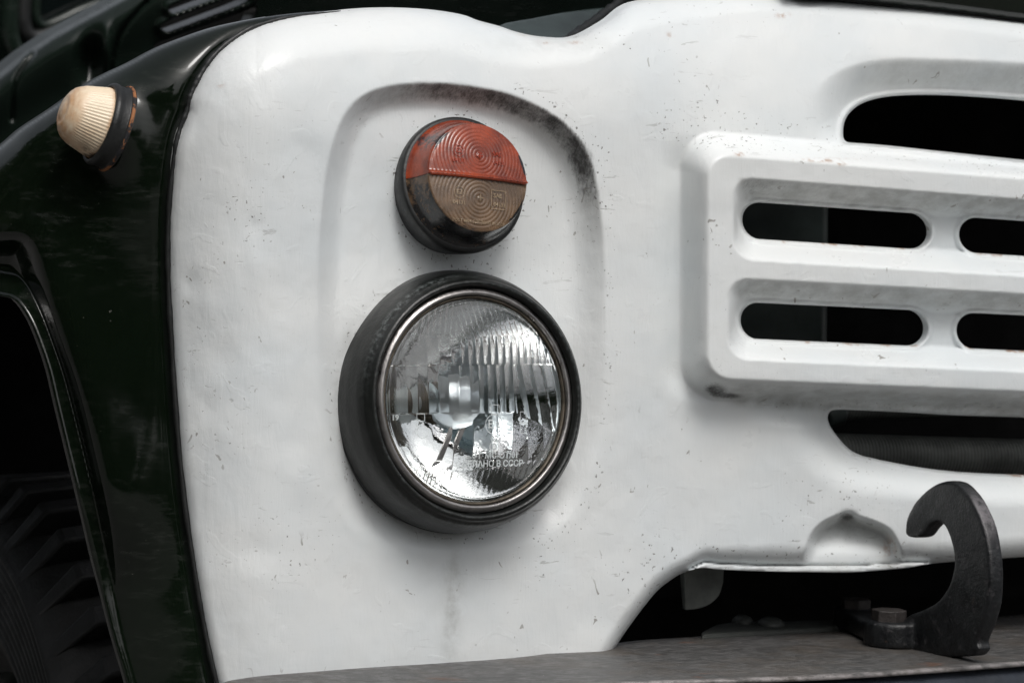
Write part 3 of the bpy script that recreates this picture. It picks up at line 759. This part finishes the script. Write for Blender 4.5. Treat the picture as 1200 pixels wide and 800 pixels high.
def sidewall(rings):
    # skirt from the face rim down to the base: built by extruding the circular part of the edge
    out = []
    for (k, s) in rings:
        def f(u, v, Pp, k=k, s=s):
            r = np.hypot(u, v); on = r > .93
            uu = np.where(on, u/r*k, u); v2 = np.where(on, v/r*k, v)
            Q = tmap(uu, v2, np.full(u.shape, s)); Q2 = Pp-ta*.006
            return np.where(on[:, None], Q, Q2)
        out.append(f)
    return out
REDM_ = mat_lens('orange_red_bar', (.36, .055, .016), (.20, .030, .010), (.012, .012, .016), .1)
sk = sidewall([(1.012, TL-.0012), (1.03, TL-.004), (1.075, TL-.012), (1.10, .017), (1.155, .0125), (1.19, .0115), (1.21, .0105), (1.21, .006)])
def peel_top(u, v):
    r = np.hypot(u, v); a = np.arctan2(v, u)
    return np.clip(1.25*np.exp(-((r-.98)/.04)**2)*(np.exp(-((a-.35)/.28)**2)+np.exp(-((a-2.45)/.30)**2)+.4*np.exp(-((a-2.95)/.2)**2)), 0, 1)
def peel_bot(u, v):
    r = np.hypot(u, v); a = np.arctan2(v, u)
    return np.clip(np.exp(-((r-.98)/.04)**2)*(.9*np.exp(-((a+.55)/.45)**2)+.75*np.exp(-((a+1.9)/.9)**2)), 0, 1)
relief("red_lens", (-1.02, 1.02, -.1, 1.02), .0125, lambda u, v: np.maximum(circ(u, v), DIV-v), lambda u, v: tmap(u, v, tdome(u, v, .40, 1)), RED, sig, wall=sk, attrs=dict(peel=peel_top), wall_attr=.40, wall_add=.36)
relief("clear_lens", (-1.02, 1.02, -1.02, .1), .0125, lambda u, v: np.maximum(circ(u, v), v-(DIV-.01)), lambda u, v: tmap(u, v, tdome(u, v, -.42, .15)), SMOKE, sig, wall=sk, attrs=dict(peel=peel_bot), wall_attr=.4, wall_add=.66)
uu_ = np.linspace(-.985, .955, 40); tube('divider_bar', tmap(uu_, np.full(40, DIV), TL+.0035*(1-uu_**2-DIV**2)+.0012), .0016, REDM_, sig, 8)
tm = lambda cy_: (lambda u, v: tmap(u, v, tdome(u, v, cy_, 0)+.0007))
REDM = mat_simple("moulded_red_relief", (.30, .035, .012), .25, bscale=60); SMM = mat_simple("moulded_clear_relief", (.27, .20, .13), .3, bscale=60)
for yy, mt_, lh in ((.36, REDM, 1), (-.42, SMM, -1)):
    f = tm(yy)
    text_mesh("lens_marking", "E2", .12, -.42, yy+.09, f, mt_, sig, .003); text_mesh("lens_marking", "04131", .10, -.42, yy-.10, f, mt_, sig, .003)
    text_mesh("lens_marking", "SAE", .11, .36, yy+.09, f, mt_, sig, .003); text_mesh("lens_marking", "04131", .10, .40, yy-.07, f, mt_, sig, .003)
    line_mesh("lens_marking", [ringp(-.42, yy+.09, .105, 24), sq(.38, yy+.02, .15, .17) if lh < 0 else ringp(.0, yy+.04, .05, 16)], .013, f, mt_, sig)
    line_mesh("lens_marking", [(np.linspace((-.07, yy+.02), (.07, yy+.02), 5), False), (np.linspace((0, yy-.05), (0, yy+.09), 5), False)], .014, f, mt_, sig)
th = np.linspace(-2.15, -.95, 40)
text_mesh("lens_marking", "ГОСТ 6964 СДЕЛАНО В СССР", .075, 0, -.84, tm(-.42), SMM, sig, .002)

# ------------------------------------------------------------------ side marker lamp on the fender
mo = at(A(118.), A(145.), A(float(fen_depth(A(140.), A(150.))[0])-.035))[0]
th_ = R(68); ma = (-RT*.945+UP*.33)*math.sin(th_)-DIR*math.cos(th_); ma /= np.linalg.norm(ma)
mo = at(A(128.), A(148.), A(float(fen_depth(A(128.), A(148.))[0])))[0]+ma*.0045
mk = lathe("marker_lamp", mo, ma, rnd([(.034,-.0125),(.034,-.0095),(.0325,-.0085),(.0325,-.003),(.0335,.001),(.0320,.004),(.029,.004),(.029,-.002)], .0012, 3), RUBBER, truck, 64, upref=(0.2, 0, 1))
mk["label"] = "small cone-shaped marker lamp with a yellowed ribbed lens in a black ring"
lathe("rusty_ring", mo, ma, rnd([(.0338,-.0120),(.0350,-.0112),(.0350,-.0098),(.0338,-.0090)], .0008, 2), RUST, mk, 64, upref=(.2, 0, 1))
a, x, z = frame(ma, (.2, 0, 1)); n = 240
PR = rnd([(.0285,-.002),(.0285,.004),(.0262,.012),(.0235,.0225),(.0205,.0295),(.0150,.0335),(.0075,.0355),(.0004,.0358)], .003, 3); V = []; tip = []; under_dark = []; PR = [(r, s_) if s_ < .0300 else (r, s_+.0004*math.cos(r*2600)) for r, s_ in PR]
for k, (r, s) in enumerate(PR):
    t = np.arange(n)*2*math.pi/n; rib = .00035*np.cos(t*60)*ss(.003, .006, s)*ss(.027, .022, s)
    rr = r+rib; V.append(mo+np.outer(np.cos(t)*rr, x)+np.outer(np.sin(t)*rr, z)+a*s)
    zc = np.sin(t)*z[2]*1.0+np.cos(t)*x[2]
    tip.append(np.clip(ss(.021, .031, s)*.75+.9*ss(.007, .003, s)+.45*ss(.2, -.9, zc), 0, 1)); under_dark.append(ss(-.55, -.95, zc)*ss(.022, .006, s))  # dark brown round the lens underside, towards its base
V = np.concatenate(V); F = []; i = np.arange(n); j = (i+1) % n
for k in range(len(PR)-1): F.append(np.stack([k*n+i, k*n+j, (k+1)*n+j, (k+1)*n+i], 1))
o = mkmesh("lens", V, np.concatenate(F), CREAM, mk, True, dict(tip=np.concatenate(tip), under_dark=np.concatenate(under_dark))); fixn(o)

# ------------------------------------------------------------------ bumper
pb = P(880, 745, .045); ZB = pb[2]
BACK = spline([(258,799),(300,792),(360,787),(430,781.5),(520,776),(620,768),(725,752),(800,746),(960,737),(1200,719),(1420,700)], 4, False)
FRONT = spline([(258,802),(300,806),(420,808),(560,805),(730,799),(845,795.5),(960,791.5),(1080,784),(1200,775),(1420,757)], 4, False)
Bk = atz(BACK[:, 0], BACK[:, 1], ZB); Fr = atz(FRONT[:, 0], FRONT[:, 1], ZB)
Bk[0] = Fr[0]+(Bk[0]-Fr[0])*.3
def resamp(Pp, n):
    d = np.r_[0, np.cumsum(np.linalg.norm(np.diff(Pp, axis=0), axis=1))]; t = np.linspace(0, d[-1], n)
    return np.stack([np.interp(t, d, Pp[:, k]) for k in range(3)], 1)
nB = 160; Bk = resamp(Bk, nB); Fr = resamp(Fr, nB)
secs = []
nrm = np.gradient(Fr, axis=0); nrm = np.stack([nrm[:, 1], -nrm[:, 0], 0*nrm[:, 0]], 1); nrm /= np.linalg.norm(nrm, axis=1)[:, None]
secs.append(Bk+A(0, 0, -.02)); secs.append(Bk+A(0, 0, -.0015)); secs.append(Bk+(Fr-Bk)*.01)
for k in (1,2,3,4,5,6,7,8,9,10,11,12,12.55,12.8):
    q = Bk+(Fr-Bk)*(k/13.); q[:, 2] += .0012*(fbm(q[:, 0]*9, q[:, 1]*14, 4, 3)-.5); secs.append(q)
secs.append(Fr-nrm*.0020); secs.append(Fr-nrm*.0006+A(0, 0, -.0006)); secs.append(Fr+A(0, 0, -.0022)); secs.append(Fr-nrm*.0005+A(0, 0, -.0038)); secs.append(Fr-nrm*.012+A(0, 0, -.0042))
S = np.array(secs); k_, n_ = S.shape[:2]; idx = np.arange(k_*n_).reshape(k_, n_)
Q = np.stack([idx[:-1, :-1], idx[:-1, 1:], idx[1:, 1:], idx[1:, :-1]], -1).reshape(-1, 4)
bmp = mkmesh("bumper", S.reshape(-1, 3), Q, BUMP, truck, True, dict(edge=np.repeat([0.]*16+[1.]*(k_-16), n_))); fixn(bmp)
bmp["label"] = "flat worn steel bumper top plate with a scuffed edge"
lw = [Fr-nrm*.010+A(0, 0, -.004), Fr-nrm*.004+A(0, 0, -.0095), Fr-nrm*.001+A(0, 0, -.013), Fr+nrm*.002+A(0, 0, -.022), Fr+nrm*.004+A(0, 0, -.05), Fr+nrm*.004+A(0, 0, -.17), Fr-nrm*.02+A(0, 0, -.19)]
S = np.array(lw); k_, n_ = S.shape[:2]; idx = np.arange(k_*n_).reshape(k_, n_)
Q = np.stack([idx[:-1, :-1], idx[:-1, 1:], idx[1:, 1:], idx[1:, :-1]], -1).reshape(-1, 4)
o = mkmesh("bumper_face", S.reshape(-1, 3), Q, LOWER, bmp); fixn(o)

# ------------------------------------------------------------------ tow hook, forged in one piece
XH = float(atz(A(1085.), A(764.), ZB)[0][0])
outer = [(1059.5,627),(1059.5,618),(1061,607),(1065,598),(1070,589),(1076,582),(1083,575),(1091,569),(1100,565),(1110,563),(1120,566),(1128,573),(1136,583),(1144,597),(1150,611),(1154,624),(1157,640),(1159,655),(1160,672),(1160,690),(1158,708),(1154,724),(1149,738),(1143,752),(1140,768)]
innr = [(1066,768),(1060,745),(1058,728),(1064,720),(1075,716),(1092,708),(1103,698),(1111,685),(1115,672),(1117,658),(1115,642),(1111,628),(1106,617),(1101,612),(1096,611.5),(1089,616),(1083,624),(1078,629),(1068,630)]
op = spline(outer+innr, 2, True)
ol = atx(op[:, 0], op[:, 1], XH); ol[:, 2] = np.maximum(ol[:, 2], ZB-.002)
bm = bmesh.new(); slab(bm, ol[::-1], A(.0145, 0, 0))
# swollen root and flange lobes
def disc(bm, c, r, z0, z1, n=24, sy=1.):
    pts = [c+A(math.cos(t)*r, math.sin(t)*r*sy, 0) for t in np.arange(n)*2*math.pi/n]; pts = [A(p[0], p[1], z0) for p in pts]
    slab(bm, pts, A(0, 0, z1-z0))
b1 = atz(A(1041.), A(756.), ZB)[0]; b2 = atz(A(1002.), A(737.5), ZB)[0]
rt = atz(A(1118.), A(758.), ZB)[0]
def hexhead(name, c, z, r, h, rot, parent):
    bm2 = bmesh.new(); pts = [A(c[0]+math.cos(t+rot)*r, c[1]+math.sin(t+rot)*r, z) for t in np.arange(6)*math.pi/3]
    slab(bm2, pts, A(0, 0, h)); o = bm_obj(name, bm2, BOLT, parent, False); bevel(o, .0009, 2, 30)
    return o
mid = (b1+b2)/2
disc(bm, b1+A(.003, -.002, 0), .0245, ZB, ZB+.0215); disc(bm, b2+A(0, .0, 0), .0185, ZB, ZB+.019)
e = (b2-b1); e /= np.linalg.norm(e); nn = A(-e[1], e[0], 0)
slab(bm, [b1-nn*.016+A(0, 0, .001), b2-nn*.014+A(0, 0, .001), b2+nn*.014+A(0, 0, .001), b1+nn*.016+A(0, 0, .001)], A(0, 0, .016))
e2 = rt-b1; l2 = np.linalg.norm(e2); e2 /= l2; n2 = A(-e2[1], e2[0], 0)
slab(bm, [b1-n2*.021+A(0, 0, .0), rt-n2*.019+A(0, 0, 0), rt+n2*.018+A(0, 0, 0), b1+n2*.020+A(0, 0, 0)], A(0, 0, .0215))
disc(bm, rt+A(.004, .004, 0), .0250, ZB, ZB+.024, 24); disc(bm, rt+A(.004, .004, 0), .0150, ZB, ZB+.034, 24)
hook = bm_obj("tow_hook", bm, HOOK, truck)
m = hook.modifiers.new("r", 'REMESH'); m.mode = 'VOXEL'; m.voxel_size = .0016; m.use_smooth_shade = True
m = hook.modifiers.new("s", 'SMOOTH'); m.factor = .6; m.iterations = 14
hook["label"] = "black forged tow hook bolted to the bumper"
zt = ZB+.0195
hexhead("bolt", b1+A(-.002, -.002, 0), ZB+.0195, .0148, .0110, .35, hook)
hexhead("bolt", b2, ZB+.0180, .0132, .0085, .1, hook)

# ------------------------------------------------------------------ hood, hood side with louvres, cowl, door (dim, out of focus)
HY = .14
HOODL = np.array(spline([(930,-50),(930,-6),(1000,0.5),(1100,11.5),(1200,24.5),(1300,37.5),(1420,53)], 4, False).tolist()+[(1420,-50)])
f_hood = sdpoly(HOODL, 60)
HE = spline([(930,-6),(1000,0.5),(1100,11.5),(1200,24.5),(1300,37.5),(1420,53)], 4, False)
def hood_d(x, y):
    q = polydist(x, y, HE, False); t = np.clip(1-q/12, 0, 1); return .016-.02*0+.010*(1-np.sqrt(np.maximum(1-t*t, 0)))+-.0002*q-.02*ss(700, 1250, x)
relief("hood_lid", (925, 1425, -52, 60), 3., f_hood, lambda x, y: at(x, y, hood_d(x, y)), GREEN, truck, wall=[back(.004), back(.05)])
# dark side of the hood behind the panel brow
SIDE = np.array([(330,-60),(900,-60),(900,16),(760,30),(700,60),(560,60),(240,60),(240,-60)], float)
HS = spline([(345,-60),(300,-30),(296,0),(298,12),(310,60)], 4, False)
def side_d(x, y): return .20+.0004*(700-x)-.0003*np.clip(30-y, -99, 99)
relief("hood_side_front", (300, 900, -60, 70), 6., lambda x, y: rbox(x, y, 302, 895, -58, 66, 3), lambda x, y: at(x, y, side_d(x, y)), GREEN_FAR, truck)
# wing valley plate seen in the dip of the panel edge, with its rubber strip
VAL = spline([(586,31),(625,22),(668,14),(712,9),(735,6),(735,20),(712,40),(690,56),(640,60),(600,50)], 3)
f_val = sdpoly(VAL, 40)
VALM = mat_simple('grey_green_gloss', (.030, .041, .040), .14, bscale=40, bdist=.0006)
def val_d(x, y): return .075+.0013*np.clip(46-y, -10, 60)+.00005*(x-640)
relief("wing_valley", (580, 740, 0, 64), 2.5, f_val, lambda x, y: at(x, y, val_d(x, y)), VALM, truck, wall=[back(.004)])
sp_ = spline([(664,52),(680,40),(696,29),(712,17),(727,6),(740,-4)], 5, False)
tube("rubber_strip", np.array([P(x-3, y-1, .072+.0012*(52-y)) for x, y in sp_]), .0042, RUBBER, truck, 10, rfun=lambda i: .0042+.0008*math.sin(i*2.3))
sp_ = spline([(652,48),(668,36),(684,24),(700,12),(715,4)], 5, False)
tube("rubber_strip", np.array([P(x+6, y, .085+.0012*(52-y)) for x, y in sp_]), .0016, GREEN, truck, 8)

# rear part of the hood side: louvred panel with a bright shoulder
SB = .78
def ln(pts): 
    p = np.array(pts, float); return lambda x: np.interp(x, p[:, 0], p[:, 1])
sh = ln([(-80,160),(0,112),(30,88),(60,68),(100,46),(140,24),(170,9),(200,-6),(260,-34),(330,-62)])
def hs_d(x, y):
    q = y-sh(x)                      # below shoulder positive
    d = SB-.10*(x/200)-.0
    d += np.where(q < 0, .05*(1-np.sqrt(np.clip(1-(np.clip(-q, 0, 34)/34)**2, 0, 1)))+.0025*np.clip(-q-20, 0, 99), .00012*q+.010*(1-np.cos(np.clip(q/60, 0, 1)*3.14))*.5)
    return d
L1 = spline([(198,9),(200,14),(205,16),(214,13),(243,2),(262,-6),(262,-14),(240,-10),(212,2)], 4)
L2 = spline([(189,30),(191,35),(197,37.5),(208,34),(243,21),(280,7),(296,-1),(300,-10),(285,-9),(263,1),(230,12),(202,23)], 4)
L3 = spline([(181,55),(186,50),(200,45),(250,27),(290,12),(302,8),(300,24),(280,36),(230,48),(195,58)], 4)  # no slot: shadow band under the louvre plate, cut through to black
fl1, fl2, fl3 = sdpoly(L1, 40), sdpoly(L2, 40), sdpoly(L3, 40)
seam2 = spline([(172,2),(155,20),(143,36),(135,55),(130,80),(128,110)], 5, False); seam1 = spline([(40,62),(28,78),(20,92),(16,112),(14,140)], 5, False)
def hs_full(x, y):
    d = hs_d(x, y)
    for sm in (seam1, seam2):
        q = polydist(x, y, sm, False); d = d+.010*np.exp(-(q/2.2)**2)
    d += .020*np.exp(-(((x-105)/14)**2+((y-70)/26)**2))-.012*np.exp(-(((x-124)/7)**2+((y-62)/26)**2))
    for f in (fl1, fl2): d -= .010*np.exp(-((f(x, y)-2)/3)**2)
    return d
F_hs = lambda x, y: np.maximum(rbox(x, y, -78, 330, -60, 190, 2), -np.minimum(fl1(x, y), np.minimum(fl2(x, y), fl3(x, y))))
F_hs2 = lambda x, y: np.maximum(F_hs(x, y), (sh(x)-26)-y)
hsd = relief("hood_side", (-80, 332, -62, 192), 2.5, F_hs2, lambda x, y: at(x, y, hs_full(x, y)), GREEN_FAR, truck, wall=[back(.006), back(.03)])
hsd["label"] = "dark green hood side with slanted louvre slots"
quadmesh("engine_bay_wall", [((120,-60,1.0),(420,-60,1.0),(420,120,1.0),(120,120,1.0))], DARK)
# cab door with rubber-sealed window
quadmesh("cab_door", [((-120,-80,1.35),(260,-80,1.35),(260,200,1.35),(-120,200,1.35))], GREEN_FAR)
door = bpy.data.objects["cab_door"]; door["label"] = "dark green cab door, out of focus"
for nm, pts, r, mt in (("window_seal", [(36,-60),(30,-20),(27,10),(28,30),(34,42),(46,44),(62,38),(90,24),(130,8),(180,-8),(230,-22)], .0085, RUBBER),
                       ("window_frame", [(20,-60),(14,-20),(11,15),(12,42),(19,60),(32,66),(52,56),(90,36),(140,12),(190,-8),(240,-26)], .0100, GREEN_FAR),
                       ("window_trim", [(52,-60),(46,-20),(42,8),(44,24),(52,30),(70,24),(100,10),(140,-4),(190,-18)], .0050, GREEN_FAR)):
    s3 = spline(pts, 5, False); tube(nm, np.array([P(x, y, 1.30) for x, y in s3]), r, mt, door, 10)
PW = spline([(52,-60),(46,-20),(42,8),(44,24),(52,30),(70,24),(100,10),(140,-4),(190,-18),(200,-60)], 3)
o = relief("window_pane", (40, 205, -62, 34), 4., sdpoly(PW, 40), lambda x, y: at(x, y, np.full(x.shape, 1.315)), PANE, door)

# ------------------------------------------------------------------ behind the grille
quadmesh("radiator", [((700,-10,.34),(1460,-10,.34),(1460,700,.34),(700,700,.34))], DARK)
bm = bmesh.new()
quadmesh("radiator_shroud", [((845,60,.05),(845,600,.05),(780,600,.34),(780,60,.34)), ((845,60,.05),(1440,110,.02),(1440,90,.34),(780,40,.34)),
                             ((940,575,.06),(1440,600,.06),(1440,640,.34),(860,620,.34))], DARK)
# shutter plate with a rolled edge, seen at the left end of two slots
ys = np.linspace(205, 440, 8); xs = [800, 955, 962, 966, 968.5, 970, 969.5]; Yd = [.085, .085, .0835, .085, .089, .096, .106]
V = []; 
for yy in ys:
    for xx, dd in zip(xs, Yd): V.append(P(xx-(yy-300)*.01, yy, dd))
nx = len(xs); F = [[r*nx+c, r*nx+c+1, (r+1)*nx+c+1, (r+1)*nx+c] for r in range(len(ys)-1) for c in range(nx-1)]
mkmesh("radiator_shutter", V, F, SHUT, truck)
def hose(name, a, b, r, pitch, mat):
    L_ = np.linalg.norm(b-a); n = int(L_/pitch); prof = []
    for k in range(n):
        s = k*pitch; prof += [(r*.93, s), (r*.985, s+pitch*.18), (r, s+pitch*.42), (r*.985, s+pitch*.66), (r*.93, s+pitch*.84)]
    return lathe(name, a, (b-a), prof, mat, truck, 36)
hose("corrugated_hose", P(955, 530, .085), P(1420, 544, .06), .0172, .0034, HOSE)
hose("corrugated_hose", P(985, 479, .10), P(1420, 470, .10), .0098, .0032, HOSE)
lathe("hose_clip", P(966, 488, .095), P(985, 482, .095)-P(966, 488, .095), rnd([(.0001,0),(.010,0),(.011,.004),(.011,.016),(.009,.018)], .002, 3), SHUT, truck, 24)

# ------------------------------------------------------------------ under the panel
bm = bmesh.new(); YB = .060
pl = [(800,660),(850,660),(848,682),(843,697),(833,707),(820,712.5),(808,714)]
p3 = [P(x, y, YB) for x, y in spline(pl[2:], 3, False)]; p3 = [P(802, 655, YB), P(849, 655, YB)]+p3+[P(803.5, 714.5, YB)]
slab(bm, p3, A(0, .003, 0))
p4 = [P(803, 655, YB), P(804, 714.5, YB), P(800, 713, YB+.016), P(795, 655, YB+.016)]; slab(bm, p4, A(.002, 0, 0))
o = bm_obj("bracket", bm, BRKT, truck, False); bevel(o, .001, 2)
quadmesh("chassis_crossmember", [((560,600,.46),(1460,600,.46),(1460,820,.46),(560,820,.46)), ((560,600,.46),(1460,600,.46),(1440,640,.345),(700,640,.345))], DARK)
# dusty frame rail whose top shows just above the bumper, with two rivets
zf = ZB+.004
pp = [(822,739),(838,731),(862,727.5),(920,727),(1010,724),(1010,731),(960,735),(880,739.5),(822,743)]
V3 = [atz(A(x), A(y), zf)[0] for x, y in pp]; bm = bmesh.new(); slab(bm, V3, A(0, 0, -.03)); rail = bm_obj("frame_rail", bm, FRAME_M, truck, False); bevel(rail, .003, 3)
for (x, y, r) in ((870, 729.5, .0095), (903, 732, .0120)):
    c = atz(A(x), A(y), zf)[0]
    lathe("rivet", c, (0, 0, 1), [(r, -.002), (r, .0005), (r*.92, .003), (r*.7, .0052), (r*.4, .0066), (.0001, .0070)], FRAME_M, rail, 28, upref=(0, 1, 0))

# ------------------------------------------------------------------ front wheel
WC = at(A(-14.), A(1052.), A(.55))[0]; wax = A(-1, .10, 0); wax /= np.linalg.norm(wax)
prof = [(.20,-.02),(.235,.010),(.250,.022)]
for k in range(9):
    r = .262+k*.0085; prof += [(r, .026+.0005*k), (r+.002, .0285+.0005*k), (r+.0055, .0285+.0005*k), (r+.007, .026+.0005*k)]
prof += [(.340,.027),(.350,.012),(.353,-.03),(.355,-.12),(.350,-.23),(.33,-.25),(.25,-.24)]
whl = bpy.data.objects.new("wheel", None); C.objects.link(whl); whl.parent = truck; whl["label"] = "front wheel with a chunky lugged tyre"
tyre = lathe("tyre", WC, wax, prof, TYRE, whl, 180)
lathe("rim", WC, wax, [(.205,-.03),(.19,-.04),(.18,-.10),(.06,-.09),(.05,-.03),(.0001,-.03)], GREEN_FAR, whl, 48)
a, x, z = frame(wax); bm = bmesh.new(); nl = 44
def wp(r, t, s): return WC+x*(math.cos(t)*r)+z*(math.sin(t)*r)+a*s
for k in range(nl):
    t0 = k*2*math.pi/nl
    for sd_, sg in ((.016, 1), (-.236, -1)):
        # one lug: side block down the shoulder and a slanted bar towards the middle
        hw = .5*math.pi/nl
        c = [(.336, -hw*.62-.03, sd_+.015*sg), (.336, hw*.62-.03, sd_+.015*sg), (.374, hw*.80+.01, sd_-.022*sg), (.374, -hw*.80+.01, sd_-.022*sg)]
        d_ = [(.340, -hw*.75, sd_-.01*sg), (.340, hw*.75, sd_-.01*sg), (.378, hw*1.0+.05, sd_-.105*sg), (.378, -hw*1.0+.05, sd_-.105*sg)]
        c3 = [bm.verts.new(wp(r, t0+q, s)) for r, q, s in c]
        lo_ = [bm.verts.new(wp(.350, t0+q, s)) for r, q, s in ((0, -hw+.05, sd_-.105*sg), (0, hw+.05, sd_-.105*sg))]
        in_ = [bm.verts.new(wp(.340, t0+q, sd_-.012*sg)) for q in (-hw*.75, hw*.75)]
        tp = [bm.verts.new(wp(.378, t0+q, sd_-.105*sg)) for q in (hw+.05, -hw+.05)]
        bm.faces.new(c3); bm.faces.new([c3[3], c3[2], tp[0], tp[1]]); bm.faces.new([tp[1], tp[0], lo_[1], lo_[0]])
        bm.faces.new([c3[1], in_[1], lo_[1], tp[0], c3[2]]); bm.faces.new([c3[0], c3[3], tp[1], lo_[0], in_[0]])
bmesh.ops.recalc_face_normals(bm, faces=bm.faces)
o = bm_obj("tread_lug", bm, TYRE, whl, False); o.scale=(1,1,1); bevel(o, .003, 2); o["kind"] = "stuff"
# wheel-arch liner
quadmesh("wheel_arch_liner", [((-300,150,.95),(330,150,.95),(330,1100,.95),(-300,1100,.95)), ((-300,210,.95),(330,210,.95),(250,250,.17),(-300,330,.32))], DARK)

# ------------------------------------------------------------------ ground and the trees that stand round the yard (seen as reflections)
GZ = WC[2]-.378
g = mkmesh("ground", [(-60,-60,GZ),(60,-60,GZ),(60,60,GZ),(-60,60,GZ)], [[0,1,2,3]], GROUND, None, False); g["kind"] = "structure"

def tree_ring():
    V = []; F = []
    def quadc(c, sz):
        n = rng.normal(size=3); n /= np.linalg.norm(n); a = np.cross(n, rng.normal(size=3)); a /= np.linalg.norm(a); b = np.cross(n, a)
        k = len(V); V.extend([c-a*sz-b*sz*.6, c+a*sz-b*sz*.6, c+a*sz+b*sz*.6, c-a*sz+b*sz*.6]); F.append([k, k+1, k+2, k+3])
    spots = [(R(214+i*7.0), rng.uniform(10.5, 13), rng.uniform(6.0, 8.5)) for i in range(17)]
    spots += [(R(110+i*11), rng.uniform(17, 20), rng.uniform(3.4, 5.2)) for i in range(11)]
    for i, (t, rad, h) in enumerate(spots):
        c = A(math.sin(t)*rad, math.cos(t)*rad-1.5, GZ+h*.5)
        for k in range(900):
            u = rng.normal(size=3); u /= np.linalg.norm(u); q = rng.uniform(.55, 1)**.5*(1+.18*math.sin(u[0]*7+i)+.15*math.sin(u[2]*9+2*i))
            quadc(c+u*q*A(1.75, 1.75, h*.5), rng.uniform(.2, .42))
    for k in range(5200):
        t = rng.uniform(R(205), R(335)); rad = rng.uniform(10.5, 13.5); quadc(A(math.sin(t)*rad, math.cos(t)*rad-1.5, GZ+rng.uniform(0, 3.2)), rng.uniform(.22, .42))
    for k in range(1800):
        t = rng.uniform(R(100), R(205)); rad = rng.uniform(17, 20); quadc(A(math.sin(t)*rad, math.cos(t)*rad-1.5, GZ+rng.uniform(0, 1.8)), rng.uniform(.25, .45))
    o = mkmesh("tree_belt", V, F, LEAF, None, False); o["kind"] = "stuff"; o["label"] = "belt of dark leafy trees round the yard"
tree_ring()
